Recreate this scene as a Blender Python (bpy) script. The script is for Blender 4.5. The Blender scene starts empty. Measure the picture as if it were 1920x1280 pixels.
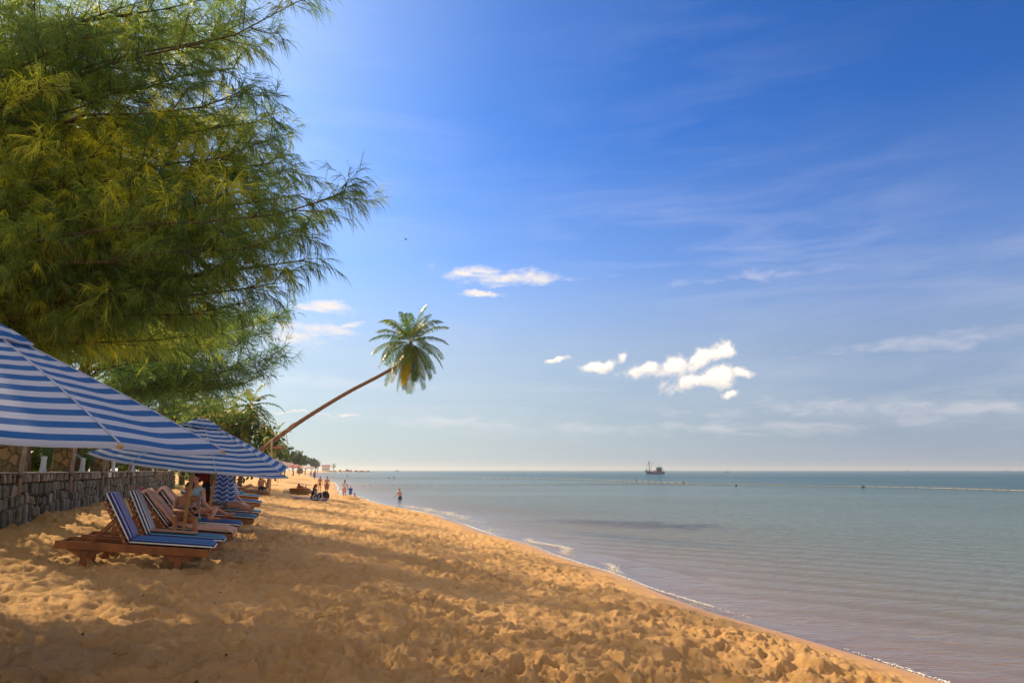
import bpy, math, random
import numpy as np
from mathutils import Vector, Matrix, Quaternion
random.seed(7); rng = np.random.default_rng(7)
SC = bpy.context.scene; COL = SC.collection
R = math.radians
# ---------------------------------------------------------------- camera (24 mm lens, eye 2.5 m above the water)
F = 1280.0; PITCH = math.atan(241/1280.0); EYE = 2.5
CP, SP = math.cos(PITCH), math.sin(PITCH)
cd = bpy.data.cameras.new('camera'); cam = bpy.data.objects.new('camera', cd); COL.objects.link(cam)
cd.sensor_width = 36; cd.lens = 24; cd.clip_start = .05; cd.clip_end = 9000
cam.location = (0, 0, EYE); cam.rotation_euler = (R(90)+PITCH, 0, 0)
SC.camera = cam
def ray(px, py):
    u, v = px-960, 640-py
    return Vector((u, F*CP - v*SP, F*SP + v*CP))
def P(px, py, Y):                     # a pixel of the survey photograph at a real distance -> a point in metres
    d = ray(px, py); t = Y/d.y
    return Vector((d.x*t, Y, EYE+d.z*t))
# ---------------------------------------------------------------- terrain shape
SHORE_Y = [-60,-20, 0, 8.78, 11.4, 15.3, 22.7, 35.7, 56.6, 75, 138, 250, 400, 800, 930, 975, 1010, 1040, 1100, 4600]
SHORE_X = [21,12.5,8.3, 5.2, 4.45, 3.06, .68, -2.98,-11.2,-18.5,-35,-72,-118,-228,-235,-215,-212,-285,-330,-900]
def shore_x(Y): return np.interp(Y, SHORE_Y, SHORE_X)
def wall_x(Y): return -10.6 - .36*(np.asarray(Y)-14.0)
WALL_Y0, WALL_Y1 = -6.0, 44.0
D_ = [-4000,-600, -80, -20, -6, -2, 0, 1, 3, 6, 8.6, 10.6, 13, 20, 60]
H_ = [-60, -12, -3.2, -1.3, -.55, -.2, 0, .15, .42, .76, 1.0, 1.16, 1.3, 1.42, 1.7]
def base_h(x, y):
    x = np.asarray(x, float); y = np.asarray(y, float)
    d = (shore_x(y) - x)*.93
    d = d + .22*np.sin(y*.31+1) + .1*np.sin(y*.83)
    h = np.interp(d, D_, H_)
    inl = wall_x(y) - x
    t = np.clip((inl-.05)/.2, 0, 1)*((y > WALL_Y0-9) & (y < WALL_Y1))
    dr = np.clip(1-np.abs(inl+.5)/1.2, 0, 1)*((inl < .05) & (y > 17) & (y < WALL_Y1))   # sand drifted against the wall
    return h*(1-t) + 2.12*t + .12*dr
def H(x, y): return float(base_h(x, y))
def G(px, py):                        # where the ray through a pixel meets the ground (or the water)
    d = ray(px, py); t = 1.0/F
    step = .002
    tt = 2.0/F
    for i in range(20000):
        p = Vector((0, 0, EYE)) + d*tt
        if p.z <= max(H(p.x, p.y), 0): return Vector((p.x, p.y, max(H(p.x, p.y), 0)))
        tt *= 1.0015
    return p
# ---------------------------------------------------------------- noise
def _hash(ix, iy, s):
    n = (ix.astype(np.int64)*374761393 + iy.astype(np.int64)*668265263 + s*974634777) & 0xffffffff
    n = ((n ^ (n >> 13))*1274126177) & 0xffffffff
    return ((n ^ (n >> 16)) & 0xffff)/65535.0
def vnoise(x, y, s=0):
    ix, iy = np.floor(x), np.floor(y); fx, fy = x-ix, y-iy
    fx = fx*fx*fx*(fx*(fx*6-15)+10); fy = fy*fy*fy*(fy*(fy*6-15)+10)
    a, b = _hash(ix, iy, s), _hash(ix+1, iy, s); c, d = _hash(ix, iy+1, s), _hash(ix+1, iy+1, s)
    return (a+(b-a)*fx)*(1-fy) + (c+(d-c)*fx)*fy - .5
def fbm(x, y, s=0, o=4, g=.5):
    r = 0; a = 1
    for k in range(o):
        r = r + a*vnoise(x*2**k+17.3*k, y*2**k-9.1*k, s+k); a *= g
    return r
def pits(x, y, cell, s):              # trampled sand: elongated footprints with sharp crests between them
    gx, gy = x/cell, y/cell; ix, iy = np.floor(gx), np.floor(gy)
    best = np.full(x.shape, 9.0); sec = np.full(x.shape, 9.0)
    for dx in (-1, 0, 1):
        for dy in (-1, 0, 1):
            cx, cy = ix+dx, iy+dy
            px_ = cx+_hash(cx, cy, s)*.9+.05; py_ = cy+_hash(cx, cy, s+1)*.9+.05
            an = _hash(cx, cy, s+2)*math.pi; wd = .75+.7*_hash(cx, cy, s+3)
            ux, uy = gx-px_, gy-py_
            c, n = np.cos(an), np.sin(an)
            a, b = (ux*c+uy*n)*.75, (-ux*n+uy*c)*1.25
            q = (a*a+b*b)*wd
            sec = np.minimum(sec, np.maximum(best, q)); best = np.minimum(best, q)
    return np.minimum(best, .6), sec-best
# ---------------------------------------------------------------- materials
def inp(n, name, v):
    if name in n.inputs: n.inputs[name].default_value = v
class NT:
    def __init__(s, nt): s.t = nt
    def n(s, ty, **kw):
        nd = s.t.nodes.new(ty)
        for k, v in kw.items():
            if k == 'ins':
                for kk, vv in v.items():
                    if isinstance(vv, bpy.types.NodeSocket): s.t.links.new(vv, nd.inputs[kk])
                    else: nd.inputs[kk].default_value = vv
            else: setattr(nd, k, v)
        return nd
    def l(s, a, b): s.t.links.new(a, b)
    def math(s, op, a, b=None, c=None, clamp=False):
        nd = s.t.nodes.new('ShaderNodeMath'); nd.operation = op; nd.use_clamp = clamp
        for i, v in enumerate((a, b, c)):
            if v is None: continue
            if isinstance(v, bpy.types.NodeSocket): s.l(v, nd.inputs[i])
            else: nd.inputs[i].default_value = v
        return nd.outputs[0]
    def mix(s, f, a, b):
        nd = s.t.nodes.new('ShaderNodeMix'); nd.data_type = 'RGBA'
        for i, v in ((0, f), (6, a), (7, b)):
            if isinstance(v, bpy.types.NodeSocket): s.l(v, nd.inputs[i])
            else: nd.inputs[i].default_value = v if i == 0 else tuple(v)[:3]+(1,)
        return nd.outputs[2]
    def ramp(s, f, stops, interp='LINEAR'):
        nd = s.t.nodes.new('ShaderNodeValToRGB'); nd.color_ramp.interpolation = interp
        e = nd.color_ramp.elements
        while len(e) < len(stops): e.new(.5)
        for q, (p, c) in zip(e, stops):
            q.position = p; q.color = (c if len(c) == 4 else tuple(c)+(1,)) if hasattr(c, '__len__') else (c, c, c, 1)
        s.l(f, nd.inputs[0]); return nd.outputs[0]
    def noise(s, vec, scale, detail=3, rough=.5, out=0, dist=0):
        nd = s.n('ShaderNodeTexNoise'); nd.inputs['Scale'].default_value = scale
        nd.inputs['Detail'].default_value = detail; nd.inputs['Roughness'].default_value = rough; nd.inputs['Distortion'].default_value = dist
        if vec is not None: s.l(vec, nd.inputs['Vector'])
        return nd.outputs[out]
def newmat(name):
    m = bpy.data.materials.new(name); m.use_nodes = True
    nt = m.node_tree; b = nt.nodes['Principled BSDF']; return m, NT(nt), b, nt.nodes['Material Output']
MATS = {}
def mat(name, col, rough=.7, var=.25, scale=8, bump=0, bscale=40, metal=0, coord='Object', spec=None, trans=0):
    if name in MATS: return MATS[name]
    m, t, b, out = newmat(name)
    tc = t.n('ShaderNodeTexCoord').outputs[coord]
    nz = t.noise(tc, scale, 4, .6)
    c2 = tuple(max(0, c*(1-var)) for c in col); c1 = tuple(min(1, c*(1+var*.6)) for c in col)
    cc = t.mix(t.ramp(nz, [(.3, 0), (.7, 1)]), c2, c1); t.l(cc, b.inputs['Base Color'])
    b.inputs['Roughness'].default_value = rough; b.inputs['Metallic'].default_value = metal
    if spec is not None: b.inputs['Specular IOR Level'].default_value = spec
    if bump:
        bp = t.n('ShaderNodeBump'); bp.inputs['Strength'].default_value = 1; bp.inputs['Distance'].default_value = bump
        t.l(t.noise(tc, bscale, 4, .6), bp.inputs['Height']); t.l(bp.outputs[0], b.inputs['Normal'])
    if trans:
        tr = t.n('ShaderNodeBsdfTranslucent'); t.l(cc, tr.inputs[0])
        mx = t.n('ShaderNodeMixShader'); mx.inputs[0].default_value = trans
        t.l(b.outputs[0], mx.inputs[1]); t.l(tr.outputs[0], mx.inputs[2]); t.l(mx.outputs[0], out.inputs[0])
    MATS[name] = m; return m
def leafmat(name, dark, mid, light, trans=.5, rough=.5):
    if name in MATS: return MATS[name]
    m, t, b, out = newmat(name)
    at = t.n('ShaderNodeAttribute', attribute_name='tint').outputs['Fac']
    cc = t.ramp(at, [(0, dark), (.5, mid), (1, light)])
    t.l(cc, b.inputs['Base Color']); b.inputs['Roughness'].default_value = rough; b.inputs['Specular IOR Level'].default_value = .3
    tr = t.n('ShaderNodeBsdfTranslucent')
    hs = t.n('ShaderNodeHueSaturation'); hs.inputs['Value'].default_value = 2.1; hs.inputs['Saturation'].default_value = 1.1; t.l(cc, hs.inputs['Color']); t.l(hs.outputs[0], tr.inputs[0])
    mx = t.n('ShaderNodeMixShader'); mx.inputs[0].default_value = trans
    t.l(b.outputs[0], mx.inputs[1]); t.l(tr.outputs[0], mx.inputs[2]); t.l(mx.outputs[0], out.inputs[0])
    MATS[name] = m; return m
def stripemat(name, cA, cB, axis, period, duty=.5, phase=0., rough=.8, trans=0., uv=False, weave=.0004):
    """two colour woven stripes; axis 0/1/2 of the part's own coordinates, or the V of its UV map"""
    if name in MATS: return MATS[name]
    m, t, b, out = newmat(name)
    tc = t.n('ShaderNodeTexCoord').outputs['UV' if uv else 'Object']
    sp = t.n('ShaderNodeSeparateXYZ'); t.l(tc, sp.inputs[0])
    v = sp.outputs[axis]
    f = t.math('FRACT', t.math('ADD', t.math('DIVIDE', v, period), phase+100))
    s = t.math('GREATER_THAN', f, duty)
    nz = t.noise(tc, 6, 3)
    cc = t.mix(s, cA, cB)
    cc = t.mix(t.math('MULTIPLY', nz, .25), cc, (cA[0]*.5+cB[0]*.35, cA[1]*.5+cB[1]*.35, cA[2]*.5+cB[2]*.35))
    t.l(cc, b.inputs['Base Color']); b.inputs['Roughness'].default_value = rough
    b.inputs['Specular IOR Level'].default_value = .2
    bp = t.n('ShaderNodeBump'); bp.inputs['Distance'].default_value = weave*10; t.l(t.noise(tc, 14, 3), bp.inputs['Height']); t.l(bp.outputs[0], b.inputs['Normal'])
    if trans:
        tr = t.n('ShaderNodeBsdfTranslucent'); t.l(cc, tr.inputs[0])
        mx = t.n('ShaderNodeMixShader'); mx.inputs[0].default_value = trans
        t.l(b.outputs[0], mx.inputs[1]); t.l(tr.outputs[0], mx.inputs[2]); t.l(mx.outputs[0], out.inputs[0])
    MATS[name] = m; return m
# ---------------------------------------------------------------- object helpers
def tag(o, label=None, cat=None, group=None, kind=None):
    if label: o['label'] = label
    if cat: o['category'] = cat
    if group: o['group'] = group
    if kind: o['kind'] = kind
    return o
def empty(name, loc, rz=0, label=None, cat=None, group=None):
    o = bpy.data.objects.new(name, None); o.empty_display_size = .2; COL.objects.link(o)
    o.location = loc; o.rotation_euler = (0, 0, rz)
    return tag(o, label, cat, group)
def link(name, me, parent=None, m=None):
    o = bpy.data.objects.new(name, me); COL.objects.link(o)
    if parent is not None: o.parent = parent
    if m: me.materials.append(m)
    return o
def npmesh(name, V, faces, m, parent=None, tint=None, smooth=False, uv=None):
    """faces: list of (k-gon index arrays)"""
    V = np.ascontiguousarray(V, dtype=np.float32)
    me = bpy.data.meshes.new(name)
    me.vertices.add(len(V)); me.vertices.foreach_set('co', V.ravel())
    loops = np.concatenate([f.ravel() for f in faces]).astype(np.int32)
    sizes = np.concatenate([np.full(len(f), f.shape[1]) for f in faces]).astype(np.int32)
    starts = np.concatenate([[0], np.cumsum(sizes)[:-1]]).astype(np.int32)
    me.loops.add(len(loops)); me.loops.foreach_set('vertex_index', loops)
    me.polygons.add(len(sizes)); me.polygons.foreach_set('loop_start', starts); me.polygons.foreach_set('loop_total', sizes)
    if smooth: me.polygons.foreach_set('use_smooth', np.ones(len(sizes), dtype=bool))
    if tint is not None:
        for nm, arr in (tint.items() if isinstance(tint, dict) else [('tint', tint)]):
            a = me.attributes.new(nm, 'FLOAT', 'POINT'); a.data.foreach_set('value', np.asarray(arr, dtype=np.float32))
    me.update(calc_edges=True); me.validate()
    return link(name, me, parent, m)
class MB:
    def __init__(s): s.v = []; s.f = []; s.uv = None
    def add(s, vs, fs):
        k = len(s.v); s.v += [tuple(v) for v in vs]; s.f += [tuple(i+k for i in f) for f in fs]; return s
    def box(s, c, size, rot=None, top=None):
        """c centre; size full; rot Matrix/Euler z angle; top = scale of the upper face"""
        hx, hy, hz = size[0]/2, size[1]/2, size[2]/2; q = top or (1, 1)
        vs = [Vector((x*hx*(q[0] if z > 0 else 1), y*hy*(q[1] if z > 0 else 1), z*hz)) for z in (-1, 1) for y in (-1, 1) for x in (-1, 1)]
        if rot is not None:
            M = Matrix.Rotation(rot, 3, 'Z') if isinstance(rot, (int, float)) else rot
            vs = [M @ v for v in vs]
        return s.add([v+Vector(c) for v in vs], [(0,2,3,1),(4,5,7,6),(0,1,5,4),(2,6,7,3),(0,4,6,2),(1,3,7,5)])
    def beam(s, a, b, w, h, up=(0, 0, 1)):
        a, b = Vector(a), Vector(b); d = b-a; x = d.normalized(); u = Vector(up)
        y = u.cross(x)
        if y.length < 1e-4: y = Vector((0, 1, 0)).cross(x)
        y.normalize(); z = x.cross(y)
        M = Matrix((x, y, z)).transposed()
        return s.box((a+b)/2, (d.length, w, h), M)
    def tube(s, pts, rad, n=8, cap=True, squash=1):
        pts = [Vector(p) for p in pts]; k = len(pts)
        if not hasattr(rad, '__len__'): rad = [rad]*k
        ref = None; vs = []; fs = []
        for i, p in enumerate(pts):
            d = (pts[min(i+1, k-1)]-pts[max(i-1, 0)]).normalized()
            if ref is None:
                ref = d.orthogonal().normalized()
            ref = (ref - d*ref.dot(d)); ref = ref.normalized() if ref.length > 1e-5 else d.orthogonal().normalized()
            bi = d.cross(ref)
            for j in range(n):
                a = 2*math.pi*j/n
                vs.append(p + (ref*math.cos(a) + bi*math.sin(a)*squash)*rad[i])
        for i in range(k-1):
            for j in range(n):
                fs.append((i*n+j, i*n+(j+1) % n, (i+1)*n+(j+1) % n, (i+1)*n+j))
        if cap:
            fs.append(tuple(range(n-1, -1, -1))); fs.append(tuple((k-1)*n+j for j in range(n)))
        return s.add(vs, fs)
    def lathe(s, c, prof, n=16, ax=None):
        """prof: (r, z) list"""
        vs = []; fs = []; k = len(prof)
        M = ax or Matrix.Identity(3)
        for r, z in prof:
            for j in range(n):
                a = 2*math.pi*j/n; vs.append(M @ Vector((r*math.cos(a), r*math.sin(a), z)) + Vector(c))
        for i in range(k-1):
            for j in range(n): fs.append((i*n+j, i*n+(j+1) % n, (i+1)*n+(j+1) % n, (i+1)*n+j))
        fs.append(tuple(range(n-1, -1, -1))); fs.append(tuple((k-1)*n+j for j in range(n)))
        return s.add(vs, fs)
    def ell(s, c, r, M=None, n=12, m=8):
        vs = []; fs = []; c = Vector(c)
        if not hasattr(r, '__len__'): r = (r, r, r)
        for i in range(1, m):
            ph = math.pi*i/m
            for j in range(n):
                a = 2*math.pi*j/n
                v = Vector((r[0]*math.sin(ph)*math.cos(a), r[1]*math.sin(ph)*math.sin(a), r[2]*math.cos(ph)))
                vs.append((M @ v if M else v)+c)
        t = Vector((0, 0, r[2])); b_ = -t
        vs.append((M @ t if M else t)+c); vs.append((M @ b_ if M else b_)+c)
        T, B = len(vs)-2, len(vs)-1
        for i in range(m-2):
            for j in range(n): fs.append((i*n+j, (i+1)*n+j, (i+1)*n+(j+1) % n, i*n+(j+1) % n))
        for j in range(n):
            fs.append((T, j, (j+1) % n)); fs.append((B, (m-2)*n+(j+1) % n, (m-2)*n+j))
        return s.add(vs, fs)
    def cap(s, a, b, ra, rb, n=12):
        a, b = Vector(a), Vector(b); d = (b-a); L = d.length; d = d/max(L, 1e-6)
        pr = [(ra*math.sin(q), -ra*math.cos(q)) for q in (.12, .5, 1.0, 1.57)] + [(rb*math.sin(q), L-rb*math.cos(q)) for q in (1.57, 2.1, 2.6, 3.02)]
        q = Vector((0, 0, 1)).rotation_difference(d).to_matrix()
        return s.lathe(a, pr, n, q)
    def prism(s, pts2, M, t):
        """closed outline (x,y) placed by the function M(x,y,z) and given thickness t in z"""
        n = len(pts2); vs = [M(x, y, -t/2) for x, y in pts2]+[M(x, y, t/2) for x, y in pts2]
        return s.add(vs, [tuple(range(n-1, -1, -1)), tuple(range(n, 2*n))]+[(i, (i+1) % n, n+(i+1) % n, n+i) for i in range(n)])
    def mesh(s, name):
        me = bpy.data.meshes.new(name); me.from_pydata(s.v, [], s.f); me.validate(); me.update(); return me
    def build(s, name, m, parent=None, smooth=False, bevel=0, seg=2, auto=None):
        me = s.mesh(name)
        if smooth: me.polygons.foreach_set('use_smooth', [True]*len(me.polygons))
        o = link(name, me, parent, m)
        if bevel:
            b = o.modifiers.new('bevel', 'BEVEL'); b.width = bevel; b.segments = seg; b.limit_method = 'ANGLE'
        return o
def remeshed(mb, voxel, smooth=4, fac=.5):
    me = mb.mesh('tmp'); o = bpy.data.objects.new('tmp', me); COL.objects.link(o)
    r = o.modifiers.new('r', 'REMESH'); r.mode = 'VOXEL'; r.voxel_size = voxel; r.use_smooth_shade = True
    s = o.modifiers.new('s', 'SMOOTH'); s.factor = fac; s.iterations = smooth
    dg = bpy.context.evaluated_depsgraph_get(); dg.update()
    res = bpy.data.meshes.new_from_object(o.evaluated_get(dg))
    bpy.data.objects.remove(o); bpy.data.meshes.remove(me)
    return res
def copy_tree(o, parent=None):
    c = o.copy(); COL.objects.link(c)
    if parent is not None: c.parent = parent
    for ch in [x for x in SC.objects if x.parent is o]: copy_tree(ch, c)
    return c
# ---------------------------------------------------------------- sun and sky
SUN_AZ, SUN_EL = R(-54), R(34)       # azimuth from +Y, negative = towards -X (behind the trees)
sd = Vector((math.sin(SUN_AZ)*math.cos(SUN_EL), math.cos(SUN_AZ)*math.cos(SUN_EL), math.sin(SUN_EL)))
sl = bpy.data.lights.new('sun', 'SUN'); sl.energy = 5.0; sl.angle = R(.5); sl.color = (1, .77, .44)
so = bpy.data.objects.new('sun', sl); COL.objects.link(so); so.rotation_euler = (-sd).to_track_quat('-Z', 'Y').to_euler()
W = bpy.data.worlds.new('World'); SC.world = W; W.use_nodes = True; W.cycles.sampling_method = 'MANUAL'; W.cycles.sample_map_resolution = 512
t = NT(W.node_tree); bg = W.node_tree.nodes['Background']
sky = t.n('ShaderNodeTexSky'); sky.sky_type = 'NISHITA'; sky.sun_disc = False
sky.sun_elevation = SUN_EL; sky.sun_rotation = SUN_AZ; sky.altitude = 0; sky.air_density = 1.0; sky.dust_density = 1.2; sky.ozone_density = 2.0
dirv = t.n('ShaderNodeTexCoord').outputs['Generated']
sp = t.n('ShaderNodeSeparateXYZ'); t.l(dirv, sp.inputs[0])
az = t.math('ARCTAN2', sp.outputs[0], sp.outputs[1])
el = t.math('ARCSINE', sp.outputs[2])
cv = t.n('ShaderNodeCombineXYZ'); t.l(az, cv.inputs[0]); t.l(el, cv.inputs[1]); cvo = cv.outputs[0]
gm = t.n('ShaderNodeGamma'); gm.inputs[1].default_value = 1.35; s0 = t.n('ShaderNodeVectorMath', operation='SCALE'); s0.inputs['Scale'].default_value = .2; t.l(sky.outputs[0], s0.inputs[0]); t.l(s0.outputs[0], gm.inputs[0]); s1 = t.n('ShaderNodeVectorMath', operation='SCALE'); s1.inputs['Scale'].default_value = 5.0; t.l(gm.outputs[0], s1.inputs[0])
hs = t.n('ShaderNodeHueSaturation'); hs.inputs['Saturation'].default_value = 1.0; hs.inputs['Value'].default_value = 1.0; s2 = t.n('ShaderNodeVectorMath', operation='MULTIPLY'); s2.inputs[1].default_value = (.30, .54, .70); t.l(s1.outputs[0], s2.inputs[0]); t.l(s2.outputs[0], hs.inputs['Color'])
col = hs.outputs[0]
sdv = t.n('ShaderNodeVectorMath', operation='DOT_PRODUCT'); t.l(dirv, sdv.inputs[0]); sdv.inputs[1].default_value = tuple(sd)
col = t.mix(t.ramp(sdv.outputs['Value'], [(.55, 0), (.72, .05), (.82, .22), (.90, .5), (1, .95)], 'B_SPLINE'), col, (4.3, 4.0, 4.0))
# humid air near the horizon: pale grey lilac, thickening downwards
hzf = t.ramp(t.math('MULTIPLY', el, 2.0), [(0, .92), (.12, .88), (.34, .74), (.6, .26), (.95, .0)])
hzc = t.mix(t.ramp(t.math('ADD', t.math('MULTIPLY', az, .5), .5), [(.25, 0), (.75, 1)]), (4.5, 3.85, 2.8), (2.2, 2.05, 1.98))
col = t.mix(t.math('MAXIMUM', hzf, 0.0), t.mix(1.0, col, col), hzc)
tintm = t.n('ShaderNodeVectorMath', operation='MULTIPLY'); t.l(col, tintm.inputs[0]); tintm.inputs[1].default_value = (.66, .84, 1.10); col = tintm.outputs[0]
def dirc(px, py):
    d = ray(px, py).normalized(); return math.atan2(d.x, d.y), math.asin(d.z)
# thin cirrus veils: long streaks, slightly tilted
mp = t.n('ShaderNodeMapping'); mp.inputs['Rotation'].default_value = (0, 0, R(-7)); mp.inputs['Scale'].default_value = (2.2, 15, 1); t.l(cvo, mp.inputs[0])
n1 = t.noise(mp.outputs[0], 1.6, 5, .62, dist=.6)
mp2 = t.n('ShaderNodeMapping'); mp2.inputs['Location'].default_value = (3, 1, 0); mp2.inputs['Scale'].default_value = (1.3, 3.0, 1); t.l(cvo, mp2.inputs[0])
n2 = t.noise(mp2.outputs[0], 1.4, 3, .5)
veil = t.math('MULTIPLY', t.ramp(n1, [(.42, 0), (.78, 1)]), t.ramp(n2, [(.35, 0), (.65, 1)]))
elm = t.ramp(t.math('MULTIPLY', el, 1.4), [(0, .25), (.12, .8), (.38, .9), (.62, .45), (.9, .25)])
veil = t.math('MULTIPLY', t.math('MULTIPLY', veil, elm), .22)
col = t.mix(veil, col, (5.4, 4.9, 4.6))
# separate clouds: soft ellipses in direction space, eaten by noise
wc = t.noise(cvo, 22, 4, .6, out=1); wv = t.n('ShaderNodeVectorMath', operation='SCALE'); wv.inputs['Scale'].default_value = .026; t.l(wc, wv.inputs[0]); wa_ = t.n('ShaderNodeVectorMath', operation='ADD'); t.l(cvo, wa_.inputs[0]); t.l(wv.outputs[0], wa_.inputs[1]); wb_ = t.n('ShaderNodeVectorMath', operation='SUBTRACT'); t.l(wa_.outputs[0], wb_.inputs[0]); wb_.inputs[1].default_value = (.013, .013, .013); cvw = wb_.outputs[0]
nn = t.noise(cvo, 38, 5, .6, dist=.2); mps = t.n('ShaderNodeMapping'); mps.inputs['Scale'].default_value = (1, 3.2, 1); t.l(cvo, mps.inputs[0])
ns = t.noise(mps.outputs[0], 16, 5, .62, dist=.5)
def cloud(px, py, rx, ry, n, k, soft, dens=1.0, rot=0):
    a, e = dirc(px, py); a1 = dirc(px+rx, py)[0]-a; e1 = abs(dirc(px, py-ry)[1]-e)
    m = t.n('ShaderNodeMapping', vector_type='TEXTURE'); m.inputs['Location'].default_value = (a, e, 0)
    m.inputs['Rotation'].default_value = (0, 0, R(rot)); m.inputs['Scale'].default_value = (a1, e1, 1); t.l(cvw, m.inputs[0]); global yloc; sy_ = t.n('ShaderNodeSeparateXYZ'); t.l(m.outputs[0], sy_.inputs[0]); yloc = sy_.outputs[1]
    ln = t.n('ShaderNodeVectorMath', operation='LENGTH'); t.l(m.outputs[0], ln.inputs[0])
    v = t.math('ADD', t.math('SUBTRACT', 1.0, ln.outputs['Value']), t.math('MULTIPLY', t.math('SUBTRACT', n, .5), k))
    mr = t.n('ShaderNodeMapRange', interpolation_type='SMOOTHSTEP'); t.l(v, mr.inputs[0]); mr.inputs[1].default_value = 0; mr.inputs[2].default_value = soft; mr.inputs[4].default_value = dens
    return mr.outputs[0]
puffs = [(1210,693,44,16,8),(1262,688,40,22,20),(1320,672,58,22,18),(1352,664,30,14,0),(1310,712,80,16,12),(1345,704,50,24,0),(1388,698,26,12,-5),
         (1120,686,40,13,6),(1170,673,13,12,0),(1040,674,30,6,8),(1376,736,24,9,10)]
streaks = [(950,520,125,14,-2),(880,512,60,12,4),(905,552,36,6,0),(610,578,60,12,0),(590,618,80,15,0),(560,630,60,14,0),(655,610,28,6,8),(560,776,60,3,0),(660,774,30,3,0)]
bands = [(840,792,190,10,-2),(1560,765,420,16,0),(1850,760,220,22,0),(1500,770,300,10,0),(1750,640,260,16,0),(1400,522,160,8,0),(650,720,130,14,0),(1350,800,500,12,0)]
acc = None
for (x, y, rx, ry, ro) in puffs:
    c = cloud(x, y, rx*1.12, ry*1.1, nn, 2.0, .75, 1, ro); acc = c if acc is None else t.math('MAXIMUM', acc, c)
    li_ = t.math('MULTIPLY', c, t.math('ADD', .55, t.math('MULTIPLY', yloc, .6)), clamp=True); lit = li_ if x == puffs[0][0] else t.math('MAXIMUM', lit, li_)
for (x, y, rx, ry, ro) in streaks:
    acc = t.math('MAXIMUM', acc, cloud(x, y, rx*1.25, ry*1.3, ns, 2.6, 1.0, .92, ro))
acb = None
for (x, y, rx, ry, ro) in bands:
    c = cloud(x, y, rx*1.3, ry*1.5, ns, 3.6, 1.6, .22, ro); acb = c if acb is None else t.math('MAXIMUM', acb, c)
col = t.mix(acb, col, (5.2, 4.5, 4.2))
shade = t.ramp(t.math('ADD', t.math('MULTIPLY', lit, .5), t.math('MULTIPLY', t.noise(cvo, 55, 4, .65), .6)), [(.46, (4.3, 3.9, 3.6)), (.82, (7.4, 6.2, 5.0))])
col = t.mix(acc, col, shade)
# unseen bright fill added to the sky overhead and behind the camera, lifting shade
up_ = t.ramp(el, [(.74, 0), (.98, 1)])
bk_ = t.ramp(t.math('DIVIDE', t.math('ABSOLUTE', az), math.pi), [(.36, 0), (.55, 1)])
sky_fill = t.math('MULTIPLY', t.math('MAXIMUM', up_, bk_), t.ramp(t.noise(dirv, 2.5, 5, .6), [(.25, .55), (.7, .95)]))
col = t.mix(sky_fill, col, (3.9, 3.4, 2.85))
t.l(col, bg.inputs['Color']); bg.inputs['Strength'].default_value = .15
SC.view_settings.view_transform = 'Standard'; SC.view_settings.look = 'None'; SC.view_settings.gamma = 1; SC.view_settings.exposure = 0.68
# ---------------------------------------------------------------- the beach and seabed, one sheet out to the horizon
def polar(r0, r1, k, ang):
    rr = [r0]
    while rr[-1] < r1: rr.append(rr[-1]*(1+k(rr[-1])))
    rr = np.array(rr); A, RR = np.meshgrid(ang, rr)
    return RR*np.sin(A), RR*np.cos(A), len(rr), len(ang)
def gridfaces(nr, na, closed=True):
    i = np.arange(nr-1)[:, None]; j = np.arange(na if closed else na-1)[None, :]; j2 = (j+1) % na
    return np.stack([i*na+j, i*na+j2, (i+1)*na+j2, (i+1)*na+j], -1).reshape(-1, 4)
ang = np.concatenate([np.arange(-58, 50, .115), np.arange(50, 302, 4)])*math.pi/180
X, Y, nr, na = polar(.6, 4400, lambda r: .05 if r < 3 else (.0052 if r < 14 else (.0065 if r < 45 else (.012 if r < 110 else .05))), ang)
Z = base_h(X, Y)
d = (shore_x(Y)-X)*.93
rough_ = np.clip((Z-.03)/.16, 0, 1)*np.clip(1.25-np.hypot(X, Y)/160, .0, 1)*((wall_x(Y)-X < -.05) | (Y > WALL_Y1))
wx = X+.22*fbm(X*2.1, Y*2.1, 3, 2); wy = Y+.22*fbm(X*2.1+50, Y*2.1, 5, 2)
p1, e1 = pits(wx, wy, .38, 11); p2, e2 = pits(wx*1.0+3.3, wy, .18, 31)
big = fbm(X*.55, Y*.55, 60, 3)
det = fbm(X*7, Y*7, 70, 4, .55)
amp = .75+.5*vnoise(X*.4, Y*.4, 91)
p3, e3 = pits(wx*1.0+7.7, wy+1.1, .11, 51)
dz = .15*np.sqrt(p1+.01)*amp - .07 + .085*np.sqrt(p2+.005)*(.6+.8*vnoise(X*.9, Y*.9, 95)+.4) - .04 + .03*np.sqrt(p3+.01) - .015 + .07*big + .045*det*(.3+1.4*np.clip(e2*2, 0, 1)) + .05*fbm(X*2.4, Y*2.4, 80, 3)
def ridge(f, s_, o=3):
    r = 0; a = 1
    for k in range(o): r = r+a*(1-4*np.abs(vnoise(wx*f*2**k+5*k, wy*f*2**k+3*k, s_+k))); a *= .5
    return r
mod = np.clip(.5+1.3*fbm(X*.8, Y*.8, 140, 2), .1, 1.3)
dz = dz*1.02+.030*ridge(4.3, 110)*mod+.024*ridge(9.5, 120)*np.clip(mod+.2, 0, 1.2)
dz = dz*np.clip(.88+.6*fbm(X*.27, Y*.27, 180, 2), .68, 1.08)
Z = Z + dz*rough_*1.0
beach_V = np.stack([X, Y, Z], -1).reshape(-1, 3)
c0 = np.array([[0, 0, H(0, 0)]])
fc = gridfaces(nr, na); cen = len(beach_V)
tri = np.array([[cen, (j+1) % na, j] for j in range(na)])
m, t, b, out = newmat('sand')
geo = t.n('ShaderNodeNewGeometry').outputs['Position']
szz = t.n('ShaderNodeSeparateXYZ'); t.l(geo, szz.inputs[0]); z = szz.outputs[2]
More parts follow.
